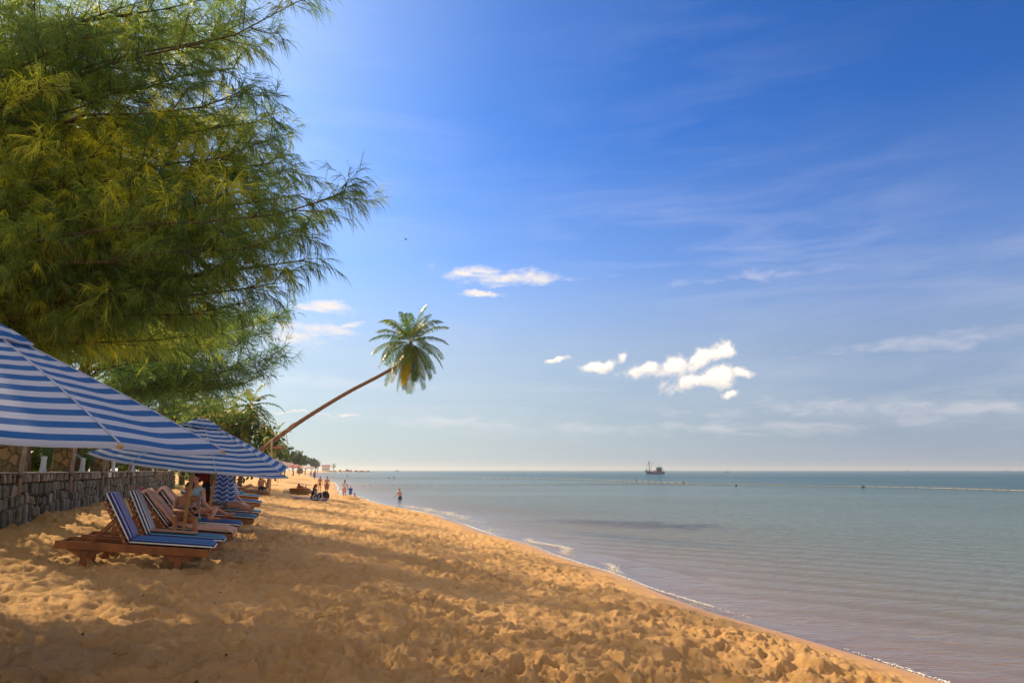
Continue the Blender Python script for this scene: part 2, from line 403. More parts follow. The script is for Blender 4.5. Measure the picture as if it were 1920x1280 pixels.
nA = t.noise(geo, 1.1, 5, .6); nB = t.noise(geo, 90, 4, .7); nC = t.noise(geo, 9, 4, .6)
c = t.mix(t.ramp(nA, [(.3, 0), (.7, 1)]), (.61, .355, .15), (.74, .455, .21))
c = t.mix(t.math('MULTIPLY', t.ramp(nB, [(.35, 0), (.75, 1)]), .5), c, (.32, .18, .075))
c = t.mix(t.ramp(nC, [(.62, 0), (.75, .45)]), c, (.36, .2, .085))
wet = t.ramp(t.math('ADD', z, t.math('MULTIPLY', nA, .05)), [(.04, 1), (.12, 0)])
wet2 = t.ramp(t.math('ADD', z, .5), [(.30, .25), (.46, .35), (.49, 1)])
c = t.mix(t.math('MULTIPLY', t.math('MULTIPLY', wet, .6), wet2), c, (.36, .18, .08))
vo = t.n('ShaderNodeTexVoronoi'); vo.inputs['Scale'].default_value = 3.1; t.l(geo, vo.inputs['Vector'])
speck = t.math('LESS_THAN', vo.outputs['Distance'], .035)
c = t.mix(t.math('MULTIPLY', speck, .8), c, (.05, .03, .02))
# beyond the wall the ground turns to grass and leaf litter
gr = t.ramp(z, [(.2, 0), (.21, 0)])
ga = t.n('ShaderNodeAttribute', attribute_name='garden').outputs['Fac']
gcol = t.mix(t.ramp(t.noise(geo, 2.2, 5, .65), [(.4, 0), (.6, 1)]), (.10, .13, .02), (.20, .15, .06))
c = t.mix(ga, c, gcol)
t.l(c, b.inputs['Base Color'])
b.inputs['Specular IOR Level'].default_value = .25
rg = t.math('SUBTRACT', .95, t.math('MULTIPLY', wet, .55)); t.l(rg, b.inputs['Roughness'])
bp = t.n('ShaderNodeBump'); bp.inputs['Distance'].default_value = .045; bp.inputs['Strength'].default_value = 1.0
hh = t.math('ADD', t.math('MULTIPLY', t.noise(geo, 260, 3, .7), .35), t.math('MULTIPLY', t.noise(geo, 22, 6, .7), 1.0))
hh = t.math('MULTIPLY', hh, t.math('SUBTRACT', 1.0, t.math('MULTIPLY', wet, .93)))
t.l(hh, bp.inputs['Height']); t.l(bp.outputs[0], b.inputs['Normal'])
garden = np.clip((wall_x(Y)-X-.1)/.3, 0, 1)*(Y < 60) + np.clip((d-30)/8, 0, 1)*(Y >= 60)*(Y < 900)
garden = np.clip(garden, 0, 1).ravel()
beach = npmesh('beach', np.concatenate([beach_V, c0]), [fc, tri], m, tint={'garden': np.append(garden, 0)}, smooth=True)
tag(beach, 'trampled golden sand beach', kind='structure')
# ---------------------------------------------------------------- the sea
ang2 = np.concatenate([np.arange(-60, 52, .22), np.arange(52, 300, 4)])*math.pi/180
X, Y, nr, na = polar(1.5, 4300, lambda r: .012 if r < 60 else .03, ang2)
dep = -base_h(X, Y)
rr = np.hypot(X, Y)
cal = np.clip(dep/.4, 0, 1)
Zw = .010*np.sin(X*3.1+Y*4.4+2*fbm(X*.5, Y*.5, 1, 2))*cal*(rr < 60) + .03*fbm(X*.25, Y*.5, 7, 2)*cal*np.clip(rr/30, 0, 1)*(rr < 300)
# low swash bulges close to the sand
sw = np.exp(-((dep-.13)/.045)**2)*np.clip(fbm(X*.3, Y*.3, 44, 2)*2.2, 0, 1)
Zw = Zw + .05*sw*(rr < 120)
VV = np.stack([X, Y, Zw], -1).reshape(-1, 3)
keep = gridfaces(nr, na); dr_ = dep.ravel(); keep = keep[(dr_[keep] > -.35).any(1) | (rr.ravel()[keep] > 1200).any(1)]
m, t, b, out = newmat('sea_water')
geo = t.n('ShaderNodeNewGeometry').outputs['Position']
da = t.n('ShaderNodeAttribute', attribute_name='depth').outputs['Fac']
fd = t.math('SUBTRACT', 1.0, t.math('EXPONENT', t.math('MULTIPLY', t.math('MAXIMUM', da, 0.0), -1.1)))
dist = t.n('ShaderNodeVectorMath', operation='LENGTH'); t.l(geo, dist.inputs[0]); dd = dist.outputs['Value']
deepc = t.mix(t.ramp(t.math('DIVIDE', da, 4.0), [(.1, 0), (.9, 1)]), (.20, .27, .295), (.018, .08, .11))
body = t.n('ShaderNodeBsdfDiffuse'); t.l(deepc, body.inputs[0])
tp = t.n('ShaderNodeBsdfTransparent'); tp.inputs[0].default_value = (.93, .93, .88, 1)
mx1 = t.n('ShaderNodeMixShader'); t.l(fd, mx1.inputs[0]); t.l(tp.outputs[0], mx1.inputs[1]); t.l(body.outputs[0], mx1.inputs[2])
ma = t.n('ShaderNodeMapping'); ma.inputs['Rotation'].default_value = (0, 0, R(28)); ma.inputs['Scale'].default_value = (1, 2.3, 1); t.l(geo, ma.inputs[0])
w1 = t.noise(ma.outputs[0], 1.7, 4, .55, dist=.5); w2 = t.noise(ma.outputs[0], 6.5, 4, .6, dist=.4)
mb_ = t.n('ShaderNodeMapping'); mb_.inputs['Rotation'].default_value = (0, 0, R(10)); mb_.inputs['Scale'].default_value = (.35, 1, 1); t.l(geo, mb_.inputs[0])
w3 = t.noise(mb_.outputs[0], .35, 3, .5)
shal = t.ramp(da, [(0.02, .22), (.5, 1)])
hgt = t.math('ADD', t.math('MULTIPLY', t.math('MULTIPLY', w2, .06), shal), t.math('MULTIPLY', t.math('MULTIPLY', w1, .16), shal))
hgt = t.math('ADD', hgt, t.math('MULTIPLY', w3, .12))
patch = t.ramp(t.noise(mb_.outputs[0], .03, 3, .5), [(.35, .55), (.65, 1.15)])
hgt = t.math('MULTIPLY', hgt, patch)
bp = t.n('ShaderNodeBump'); bp.inputs['Distance'].default_value = 1.5; bp.inputs['Strength'].default_value = 1.0; t.l(hgt, bp.inputs['Height'])
gl = t.n('ShaderNodeBsdfGlossy'); gl.inputs['Roughness'].default_value = .08; t.l(bp.outputs[0], gl.inputs['Normal']); gl.inputs[0].default_value = (.93, .95, .95, 1)
t.l(bp.outputs[0], body.inputs['Normal'])
fr = t.n('ShaderNodeFresnel'); fr.inputs[0].default_value = 1.33; t.l(bp.outputs[0], fr.inputs['Normal'])
mx2 = t.n('ShaderNodeMixShader'); capd = t.ramp(t.math('DIVIDE', dd, 400.0), [(.05, .80), (.22, .66), (.6, .46)]); t.l(t.math('MINIMUM', t.math('MULTIPLY', fr.outputs[0], 1.35), capd), mx2.inputs[0]); t.l(mx1.outputs[0], mx2.inputs[1]); t.l(gl.outputs[0], mx2.inputs[2])
t.l(mx2.outputs[0], out.inputs[0])
sea = npmesh('water', VV, [keep], m, tint={'depth': dep.ravel()}, smooth=True); tag(sea, 'calm blue green sea', kind='structure')
# foam: a thin broken line of froth where the water meets the sand, and two small breaking ripples
def foam_V(cs, rs, flat=.5):
    base = np.array([[1,0,0],[-1,0,0],[0,1,0],[0,-1,0],[0,0,1],[0,0,-1]], float)
    tr = np.array([[4,0,2],[4,2,1],[4,1,3],[4,3,0],[5,2,0],[5,1,2],[5,3,1],[5,0,3]])
    V = cs[:, None, :] + base[None]*rs[:, None, None]*np.array([1, 1, flat])
    Fc = tr[None]+6*np.arange(len(cs))[:, None, None]
    return V.reshape(-1, 3), Fc.reshape(-1, 3)
cs = []; rs = []
def shore_pt(yy, off):               # a point at depth 'off' near the shoreline (walk outwards)
    x = float(shore_x(yy))
    for k in range(200):
        if -H(x, yy) >= off: return x
        x += .02
    return x
yy = 3.0
while yy < 150:
    wgt = .5+1.4*float(vnoise(np.array([yy*.35]), np.array([.5]), 5)[0])+.35*random.random()
    if wgt > (.45 if yy < 15 else .1):
        x = shore_pt(yy, .004)
        for k in range(int(3+7*wgt)):
            s = .006+.012*random.random()*max(.4, wgt); s *= 1+yy/90
            cs.append((x+random.gauss(.0, .025), yy+random.uniform(-.05, .05), .006)); rs.append(s)
    yy += .045*(1+yy/40)
def breaker(y0, y1, off, n, hgt, wid):
    for k in range(n):
        u = random.random(); y_ = y0+(y1-y0)*u
        x = shore_pt(y_, off)+.25*math.sin(y_*1.7)+random.gauss(0, wid)
        e = math.sin(math.pi*u)**.5
        s = random.uniform(.004, .015)*e*(1+y_/45)
        cs.append((x, y_, hgt*e*random.random()+.01)); rs.append(s)
breaker(21, 26.5, .06, 1100, .04, .10); breaker(17.2, 19.6, .04, 300, .02, .08)
breaker(33, 52, .09, 2200, .07, .2); breaker(58, 80, .06, 500, .05, .25); breaker(27, 31, .05, 150, .02, .08)
fV, fF = foam_V(np.array(cs), np.array(rs))
fm = mat('foam', (.86, .86, .84), .6, .05)
foam = npmesh('foam', fV, [fF], fm); tag(foam, 'thin white foam line along the waterline', kind='stuff')
# small debris on the dry sand: twigs, dead needle clumps, bits of shell and bark
dv = []; df = []; dt = []; near_V = beach_V[(np.hypot(beach_V[:, 0], beach_V[:, 1]) < 34) & (beach_V[:, 2] > .15) & (beach_V[:, 1] > 3)]
for k in range(560):
    yy = 3.6+26*random.random()**1.6; xx = random.uniform(max(float(wall_x(yy))+.8, -1.0*yy), min(shore_x(yy)-.9, .95*yy))
    i_ = int(np.argmin(np.abs(near_V[::7, 0]-xx)+np.abs(near_V[::7, 1]-yy)))*7
    zz = near_V[i_, 2]
    xx, yy = near_V[i_, 0], near_V[i_, 1]
    a = random.uniform(0, math.pi); tw = random.random() < .55
    L2, w2_ = (random.uniform(.02, .09), random.uniform(.0015, .003)) if tw else (random.uniform(.004, .013), random.uniform(.004, .011)); tn = random.random()
    ca, sa = math.cos(a), math.sin(a); k0 = len(dv); bend = random.uniform(-.2, .2)*L2
    pts_ = [(-L2, 0, .0), (0, bend, .006), (L2, 0, .001)]
    for (px_, py_, pz_) in pts_:
        for q_ in range(4):
            b_ = q_*math.pi/2; ox, oz = math.cos(b_)*w2_, math.sin(b_)*w2_
            yv = py_+ox; dv.append((xx+px_*ca-yv*sa, yy+px_*sa+yv*ca, zz+pz_+oz+w2_*.6)); dt.append(tn)
    for r_i in range(2):
        for q_ in range(4): df.append((k0+r_i*4+q_, k0+r_i*4+(q_+1) % 4, k0+(r_i+1)*4+(q_+1) % 4, k0+(r_i+1)*4+q_))
    df += [(k0, k0+3, k0+2, k0+1), (k0+8, k0+9, k0+10, k0+11)]
me = bpy.data.meshes.new('beach_debris'); me.from_pydata([tuple(float(c) for c in v) for v in dv], [], df)
a_ = me.attributes.new('tint', 'FLOAT', 'POINT'); a_.data.foreach_set('value', np.array(dt, dtype=np.float32))
m, t, b, out = newmat('debris'); t.l(t.ramp(t.n('ShaderNodeAttribute', attribute_name='tint').outputs['Fac'], [(0, (.03, .02, .012)), (.6, (.12, .07, .035)), (.9, (.4, .3, .18)), (1, (.6, .55, .48))]), b.inputs['Base Color']); b.inputs['Roughness'].default_value = .9
tag(link('beach_debris', me, None, m), 'scattered twigs, dead needles and shell bits on the sand', kind='stuff')
SC.cycles.max_bounces = 8; SC.cycles.diffuse_bounces = 4; SC.cycles.glossy_bounces = 2; SC.cycles.transmission_bounces = 6
# ---------------------------------------------------------------- casuarinas
def bez(a, b, c, n):
    return [a*(1-u)**2 + b*2*u*(1-u) + c*u*u for u in [i/(n-1) for i in range(n)]]
def rv():
    v = Vector((random.gauss(0, 1), random.gauss(0, 1), random.gauss(0, 1))); return v.normalized()
def needles(tw, k, ln, wd, droop, name, m, parent, spread=.8):
    """tw: list of (p0, p1, tint); k needles a twig"""
    p0 = np.array([t_[0] for t_ in tw]); p1 = np.array([t_[1] for t_ in tw]); ti = np.array([t_[2] for t_ in tw])
    N = len(tw)*k; r_ = rng
    u = r_.random(N)**.8; a = np.repeat(p0, k, 0); b = np.repeat(p1, k, 0); ti = np.repeat(ti, k)
    d = b-a; d /= np.linalg.norm(d, axis=1, keepdims=True)+1e-9
    base = a+(b-a)*u[:, None]
    rnd = r_.normal(size=(N, 3)); rnd /= np.linalg.norm(rnd, axis=1, keepdims=True)
    nd = d*.9+rnd*spread; nd[:, 2] -= droop*.6; nd /= np.linalg.norm(nd, axis=1, keepdims=True)
    L = ln*(.6+.6*r_.random(N))[:, None]
    mid = base+nd*L*.5; n2 = nd.copy(); n2[:, 2] -= droop; n2 /= np.linalg.norm(n2, axis=1, keepdims=True)
    tip = mid+n2*L*.5
    w = np.cross(nd, r_.normal(size=(N, 3))); w /= np.linalg.norm(w, axis=1, keepdims=True)+1e-9; w *= wd/2
    V = np.stack([base-w, base+w, mid+w*.8, mid-w*.8, tip], 1).reshape(-1, 3)
    i = np.arange(N)[:, None]*5
    q = i+np.array([[0, 1, 2, 3]]); tr = i+np.array([[3, 2, 4]])
    tt = np.repeat(np.clip(ti+r_.normal(size=N)*.12, 0, 1), 5)
    return npmesh(name, V, [q, tr], m, parent, tint=tt)
BARK = mat('casuarina_bark', (.12, .075, .05), .9, .45, 14, .01, 50)
NEEDLE = leafmat('casuarina_needles', (.05, .11, .04), (.19, .245, .055), (.66, .62, .09), trans=.56)
def limb(start, end, arch, sec_n, sec_len, tw_n, tw_len, bare, mb, twigs, r0=.05, tone=.4, tip_up=.35):
    mid = (start+end)/2+Vector((0, 0, arch)); L = (end-start).length
    pts = bez(start, mid, end, 9)
    for i in range(1, 8): pts[i] += rv()*L*.012
    if tip_up:
        pts[-1] += Vector((0, 0, tip_up*.35*L/4)); pts[-2] += Vector((0, 0, tip_up*.08*L/4))
    mb.tube(pts, [r0*(1-.88*(i/8)**.8) for i in range(9)], 6)
    def at(u):
        q = min(u*8, 7.999); i = int(q); return pts[i].lerp(pts[i+1], q-i), (pts[i+1]-pts[i]).normalized()
    for s in range(sec_n):
        u = bare+(1-bare)*(s+random.random())/sec_n
        p, d_ = at(u)
        side = d_.cross(Vector((0, 0, 1))).normalized()*(1 if s % 2 else -1)
        dd_ = (d_*random.uniform(.5, 1.0)+side*random.uniform(.3, 1.0)+Vector((0, 0, random.uniform(-.35, .5)))).normalized()
        SL = sec_len*(1.15-.75*u)*random.uniform(.6, 1.15)
        q = [p, p+dd_*SL*.5+Vector((0, 0, random.uniform(-.04, .08)))*SL, p+dd_*SL+Vector((0, 0, random.uniform(-.12, .2)))*SL]
        qs = bez(q[0], q[1]*2-(q[0]+q[2])/2, q[2], 5)
        mb.tube(qs, [r0*.22*(1-.16*i)*(1.2-.7*u)+.002 for i in range(5)], 4)
        tn = min(1, max(0, tone+random.gauss(0, .14)))
        for k in range(tw_n):
            v = .12+.88*(k+random.random())/tw_n; qq = min(v*4, 3.999); i = int(qq)
            pp = qs[i].lerp(qs[i+1], qq-i); sd_ = (qs[i+1]-qs[i]).normalized()
            td = (sd_*.8+rv()*.75+Vector((0, 0, -.1))).normalized()
            tl = tw_len*random.uniform(.5, 1.2)
            twigs.append((pp, pp+td*tl, tn))
    for k in range(tw_n//2):                       # the tip itself
        p, d_ = at(.8+.2*k/(tw_n/2)); twigs.append((p, p+(d_+rv()*.5).normalized()*tw_len, tone))
def casuarina(label, base, top, r0, limbs, sec=(12, .9), tw=(9, .3), nd=(16, .19, .005), droop=.35, name='casuarina_tree', bare=.25, group=None, tone=.4, splitlimbs=True, crown_spread=.8):
    root = empty(name, base, 0, label, 'tree', group)
    b0 = Vector(base)
    def loc(p): return Vector(p)-b0
    mb = MB(); top = loc(top)
    pts = [top*(i/9)+Vector((math.sin(i*1.3+base[0])*.12, math.cos(i*1.7+base[1])*.10, 0))*(1 if i else 0) for i in range(10)]
    pts[0] = Vector((0, 0, -.15))
    mb.tube(pts, [r0*(1.25 if i == 0 else 1-.088*i) for i in range(10)], 10)
    mb.build('trunk', BARK, root, smooth=True)
    twigs = []
    allmb = MB()
    for (e, z0f, arch, *rest) in limbs:
        e = loc(e); f = min(max(z0f, .02), .99)*9; i = min(int(f), 8); s = pts[i].lerp(pts[i+1], f-i)
        tone_ = rest[0] if rest else tone
        m_ = MB() if splitlimbs else allmb
        L = (e-s).length
        limb(s, e, arch, int(sec[0]*max(.7, L/3.5)), sec[1], tw[0], tw[1], bare, m_, twigs, r0=max(.012, min(.04, .0085*L))*(r0/.2)**.5, tone=tone_)
        if splitlimbs: m_.build('branch', BARK, root, smooth=True)
    if not splitlimbs: allmb.build('branches', BARK, root, smooth=True)
    needles(twigs, nd[0], nd[1], nd[2], droop, 'foliage', NEEDLE, root, crown_spread)
    return root, len(twigs)
NT_ = 0
# the near tree: stands behind the wall just left of the view, its limbs reach over the sand
nb = Vector((-9.3, 8.6, 2.1)); ntop = Vector((-8.9, 9.0, 15.0))
L_ = []
def z0_for(e, drop): return max(.14, min(.95, (e.z-2.1-drop)/12.9))
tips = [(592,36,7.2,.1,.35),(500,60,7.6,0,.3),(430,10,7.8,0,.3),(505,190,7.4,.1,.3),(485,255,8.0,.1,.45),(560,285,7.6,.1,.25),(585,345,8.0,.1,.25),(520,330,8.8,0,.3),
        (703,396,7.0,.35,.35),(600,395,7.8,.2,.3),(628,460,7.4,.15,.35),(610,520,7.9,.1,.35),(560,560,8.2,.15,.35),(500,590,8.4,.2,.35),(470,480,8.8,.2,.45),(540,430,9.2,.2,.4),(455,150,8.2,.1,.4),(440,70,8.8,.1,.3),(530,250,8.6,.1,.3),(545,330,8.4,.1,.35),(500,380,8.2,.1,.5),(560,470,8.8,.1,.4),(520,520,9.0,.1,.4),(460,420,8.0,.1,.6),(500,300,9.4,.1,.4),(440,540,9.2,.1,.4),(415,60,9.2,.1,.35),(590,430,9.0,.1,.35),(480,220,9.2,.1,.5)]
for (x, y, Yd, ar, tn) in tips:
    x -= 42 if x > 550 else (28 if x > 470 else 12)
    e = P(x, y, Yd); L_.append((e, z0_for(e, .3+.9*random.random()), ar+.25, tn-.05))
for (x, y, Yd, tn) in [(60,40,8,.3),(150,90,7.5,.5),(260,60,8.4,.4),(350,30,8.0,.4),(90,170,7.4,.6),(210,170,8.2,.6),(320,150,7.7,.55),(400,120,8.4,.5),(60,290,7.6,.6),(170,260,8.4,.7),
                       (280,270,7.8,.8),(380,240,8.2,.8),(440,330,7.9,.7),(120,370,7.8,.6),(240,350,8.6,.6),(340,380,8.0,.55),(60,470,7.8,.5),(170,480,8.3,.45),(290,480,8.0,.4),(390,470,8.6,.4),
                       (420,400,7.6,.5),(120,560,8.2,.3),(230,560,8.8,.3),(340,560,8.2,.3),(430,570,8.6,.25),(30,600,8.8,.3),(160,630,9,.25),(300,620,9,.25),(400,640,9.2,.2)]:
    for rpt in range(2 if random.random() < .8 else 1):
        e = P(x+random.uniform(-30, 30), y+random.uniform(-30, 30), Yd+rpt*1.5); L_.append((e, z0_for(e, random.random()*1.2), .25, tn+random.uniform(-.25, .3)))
for k in range(12):                                # the rest of the crown above and behind the frame
    a = random.uniform(-math.pi, math.pi); z_ = random.uniform(7.5, 14.6); rr_ = (4.2 if z_ < 11 else 3.0)*random.uniform(.6, 1)
    e = Vector((-9+rr_*math.cos(a), 9+rr_*math.sin(a), z_)); L_.append((e, z0_for(e, .8), .2, .5))
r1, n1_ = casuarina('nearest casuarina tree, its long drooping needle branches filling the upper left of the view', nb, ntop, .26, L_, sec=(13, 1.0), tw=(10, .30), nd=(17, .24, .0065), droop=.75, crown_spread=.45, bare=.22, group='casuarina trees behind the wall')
NT_ += n1_
# a row of further casuarinas behind the wall
row = [((-13.6, 19.2), .24, 14.5, 'casuarina with a forked dark trunk just behind the wall, nearest of the row',
        [(530,612,15.0,0.11),(500,600,16,0.11),(470,650,15.5,0.11),(430,610,17,0.11),(380,600,16,0.11),(330,640,17,0.11),(250,620,18,0.14),(180,600,18,0.17),(90,620,18,0.17),(60,540,18,0.22),(200,520,17,0.22),(340,540,16,0.19)]),
       ((-15.4, 24.5), .26, 15.5, 'tall casuarina with fine branches ending low beside the palm, second of the row',
        [(528,680,17.5,0.08),(500,715,18,0.08),(470,690,18.5,0.08),(440,735,19,0.11),(400,700,20,0.11),(350,690,21,0.14),(300,660,22,0.17),(480,640,19,0.11),(250,680,23,0.17),(420,660,19,0.11)]),
       ((-17.9, 30.5), .25, 16, 'casuarina tree with a leaning brown trunk above the second umbrella, third of the row',
        [(470,640,25,0.14),(430,700,26,0.14),(380,720,27,0.17),(330,700,28,0.17),(290,720,29,0.19),(400,600,27,0.17)]),
       ((-21.5, 38.5), .25, 16, 'casuarina deep in the grove behind the far end of the wall, fourth of the row',
        [(440,760,34,0.19),(400,740,35,0.19),(350,740,36,0.22),(300,740,38,0.22),(460,720,34,0.17)]),
       ((-11.9, 14.2), .22, 14, 'casuarina hidden up to its crown by the big umbrella, behind the nearest pillar',
        [(60,560,11,0.17),(120,520,12,0.19),(200,580,12,0.17),(260,560,13,0.17),(20,640,12,0.17),(330,600,13,0.14),(140,640,13,0.14)])]
row += [((-24.5, 48), .25, 16, 'casuarina past the end of the wall, fifth of the row', [(465,780,44,0.17),(430,770,44,0.19)]),
        ((-28.5, 57), .25, 16, 'casuarina beyond the leaning palm base, last of the row', [(480,790,54,0.17)])]
for (bx, by), r0, ht, lab, tl in row:
    L_ = []
    zb = 2.1
    for (x, y, Yd, tn) in tl:
        for rpt in range(2):
            e = P(x+rpt*random.uniform(-30, 10), y+rpt*random.uniform(-25, 15), Yd+rpt*.8); L_.append((e, max(.2, min(.9, (e.z-zb-.6)/(ht-zb))), .5, tn))
    for k in range(30):
        a = random.uniform(-math.pi, math.pi); z_ = random.uniform(6.2, ht-.2); rr_ = min(3.9, 1.2+.62*(ht-z_))*random.uniform(.65, 1.1)
        e = Vector((bx+rr_*math.cos(a), by+rr_*math.sin(a), z_)); L_.append((e, max(.2, min(.95, (z_-zb-.5)/(ht-zb))), .2, random.uniform(.1, .55)))
    _, n_ = casuarina(lab, (bx, by, zb), (bx+random.uniform(-.6, 1.0), by+random.uniform(-.5, .5), ht), r0, L_, sec=(9, 1.1), tw=(7, .34), nd=(8, .28, .013), splitlimbs=True, group='casuarina trees behind the wall')
    NT_ += n_
print('twigs', NT_)
# ---------------------------------------------------------------- palms
PALMBARK = mat('palm_bark', (.23, .13, .085), .9, .4, 10, .02, 30)
PALMLEAF = leafmat('palm_leaf', (.03, .075, .015), (.08, .13, .02), (.42, .30, .02), trans=.4, rough=.35)
def frond_geo(p0, d0, L, sag, nl, ll, tone, twist=0, lw=.035, VF=None):
    """feathered frond: rachis curve and two rows of leaflets, appended to VF=(verts, faces, tints)"""
    V, Fc, T = VF
    pts = []; d = d0.normalized(); p = Vector(p0); n = 14
    for i in range(n+1):
        pts.append(p.copy()); d = (d+Vector((0, 0, -sag/n*(.4+1.4*i/n)))).normalized(); p = p+d*L/n
    side0 = d0.cross(Vector((0, 0, 1)))
    if side0.length < .05: side0 = Vector((1, 0, 0))
    side0.normalize()
    k0 = len(V)
    for i in range(n+1):
        w = .022*(1-.8*i/n); V += [pts[i]-side0*w, pts[i]+side0*w]; T += [tone*.6+.35]*2
    for i in range(n): Fc.append((k0+2*i, k0+2*i+1, k0+2*i+3, k0+2*i+2))
    for j in range(nl):
        u = .12+.88*(j+.5)/nl; q = u*n; i = min(int(q), n-1); c = pts[i].lerp(pts[i+1], q-i); dd = (pts[i+1]-pts[i]).normalized()
        le = ll*(math.sin(math.pi*(.12+.83*u))**.6)*random.uniform(.85, 1.1)
        for s in (-1, 1):
            if random.random() < .05: continue
            up = side0.cross(dd)*s*0+Vector((0, 0, 1))
            ld = (side0*s*.75+dd*.75+Vector((0, 0, .12))+rv()*.10).normalized()
            a = c; m_ = c+ld*le*.5; e_ = m_+(ld+Vector((0, 0, -.75-.5*random.random()))).normalized()*le*.5
            wv = dd*lw*.5
            k = len(V); V += [a-wv*.6, a+wv*.6, m_+wv, m_-wv, e_]; T += [min(1, max(0, tone+random.gauss(0, .08)))]*5
            Fc.append((k, k+1, k+2, k+3)); Fc.append((k+3, k+2, k+4))
def palm(label, trunkpts, r0, r1, nf, FL, ll, nl, name='palm_tree', tone=.35, group=None, parts=True, elev=(-35, 80), sagk=1.2, lw=.035, yellow=0, droopdir=None):
    b = Vector(trunkpts[0]); root = empty(name, b, 0, label, 'palm tree', group)
    tp = [Vector(p)-b for p in trunkpts]
    # smooth trunk through the points with ring scars
    ps = []
    for i in range(len(tp)-1):
        p_1 = tp[max(i-1, 0)]; p0, p1 = tp[i], tp[i+1]; p2 = tp[min(i+2, len(tp)-1)]
        for q in range(10):
            u = q/10; ps.append(.5*((2*p0)+(p1-p_1)*u+(2*p_1-5*p0+4*p1-p2)*u*u+(3*p0-p_1-3*p1+p2)*u**3))
    ps.append(tp[-1]); n = len(ps); mb = MB()
    mb.tube(ps, [(r0+(r1-r0)*(i/(n-1))**.7)*(1+.09*(i % 2)) for i in range(n)], 12)
    mb.build('trunk', PALMBARK, root, smooth=True)
    top = ps[-1]; ax = (ps[-1]-ps[-4]).normalized()
    hb = MB(); hb.ell(top, (r1*1.5, r1*1.5, r1*2.2), None, 8, 6); hb.build('crown_shaft', PALMBARK, root, smooth=True)
    VFall = ([], [], [])
    for k in range(nf):
        a = k*2.399+random.uniform(-.2, .2); u = (k+.5)/nf
        e_ = R(elev[1]+(elev[0]-elev[1])*u**.8)+random.uniform(-.1, .1)
        dv = Vector((math.cos(a)*math.cos(e_), math.sin(a)*math.cos(e_), math.sin(e_)))
        VF = ([], [], []) if parts else VFall
        tn = tone+random.uniform(-.15, .15) + (.45 if (u > .72 and random.random() < yellow) else 0)
        frond_geo(top+dv*r1*.5, dv, FL*random.uniform(.85, 1.1)*(.8+.2*min(1, u*3)), sagk*(.75+.5*random.random()), nl, ll, tn, VF=VF, lw=lw)
        if parts: fr_build('frond', VF, root)
    if not parts: fr_build('crown', VFall, root)
    return root, top+b
def fr_build(nm, VF, root):
    me = bpy.data.meshes.new(nm); me.from_pydata(VF[0], [], VF[1]); a = me.attributes.new('tint', 'FLOAT', 'POINT'); a.data.foreach_set('value', np.array(VF[2], dtype=np.float32))
    return link(nm, me, root, PALMLEAF)
# the leaning coconut palm
YP = 42.0
tp = [P(395, 915, 40.5), P(455, 868, 41), P(505, 831, 41.5), P(560, 792, 42), P(612, 759, 42), P(660, 731, 42), P(712, 704, 42), P(745, 684, 42), P(766, 662, 42), P(770, 643, 42)]
tp[0].z = H(tp[0].x, tp[0].y)-.2
lean, ltop = palm('coconut palm leaning far out over the beach, its round crown against the sky', tp, .165, .085, 44, 2.85, .74, 46, tone=.42, elev=(-82, 88), sagk=1.15, lw=.055, yellow=.25)
nb_ = MB()
for k in range(9):
    a = k*.7; nb_.ell(ltop-lean.location+Vector((.28*math.cos(a), .28*math.sin(a), -.28-.12*(k % 3))), (.12, .12, .14), None, 8, 6)
nb_.build('coconuts', mat('coconut', (.25, .2, .04), .5, .3, 5), lean, smooth=True)
rp = MB()
for (x, y, y2) in [(506, 826, 853), (536, 810, 842), (500, 840, 848)]:
    a = P(x, y, 41.4); c = P(x+2, y2, 41.4); rp.tube([a-lean.location, (a+c)/2-lean.location+Vector((.05, 0, 0)), c-lean.location], .02, 5)
for (x, y) in [(486, 845), (500, 836), (514, 824), (530, 812), (545, 800)]:
    c = P(x, y, 41.5)-lean.location
    rp.tube([c+Vector((.29*math.cos(a)*.6, .29*math.sin(a), .29*math.cos(a)*.8)) for a in [i*math.pi/4 for i in range(9)]], .025, 5)
rp.build('rope', mat('rope', (.5, .36, .2), .9, .2), lean)
# other palms: (crown px, py, depth, frond length, label)
def upright_palm(px, py, Yd, FL, label, **kw):
    c = P(px, py, Yd); b = Vector((c.x+random.uniform(-.8, .3), c.y, H(c.x, c.y)-.1))
    ln = kw.pop('ln', 0); b.x += ln
    mid = (b+c)/2+Vector((.25, 0, 0)); return palm(label, [b, b.lerp(c, .25)+Vector((.1, 0, 0)), mid, c], kw.pop('r0', .17), kw.pop('r1', .11), kw.pop('nf', 20), FL, FL*.24, kw.pop('nl', 22), lw=kw.pop('lw', .07), **kw)
upright_palm(470, 760, 48, 2.3, 'tall coconut palm standing at the right edge of the grove', parts=False, tone=.45, elev=(-60, 80), nf=24)
upright_palm(512, 818, 62, 1.9, 'small palm with drooping fronds behind the trunk of the leaning palm', parts=False, tone=.5, elev=(-60, 70))
upright_palm(447, 800, 47, 2.7, 'young palm with bright yellow green fronds just above the second umbrella', parts=False, tone=.72, elev=(0, 75), sagk=1.5)
upright_palm(415, 788, 49, 3.1, 'yellow green palm left of the young palm, above the second umbrella peak', parts=False, tone=.66, elev=(-10, 75), sagk=1.4)
upright_palm(262, 742, 35, 2.8, 'dark green young palm between the trunks above the big umbrella edge', parts=False, tone=.25, elev=(-10, 70), sagk=1.6)
upright_palm(92, 838, 24, 1.8, 'low dark palm behind the wall between the two nearest stone pillars', parts=False, tone=.12, elev=(-5, 70), r0=.1, r1=.07, sagk=1.7)
upright_palm(158, 838, 29, 1.9, 'low fan of palm fronds behind the wall beside the second pillar', parts=False, tone=.4, elev=(-5, 70), r0=.1, r1=.07, sagk=1.7)
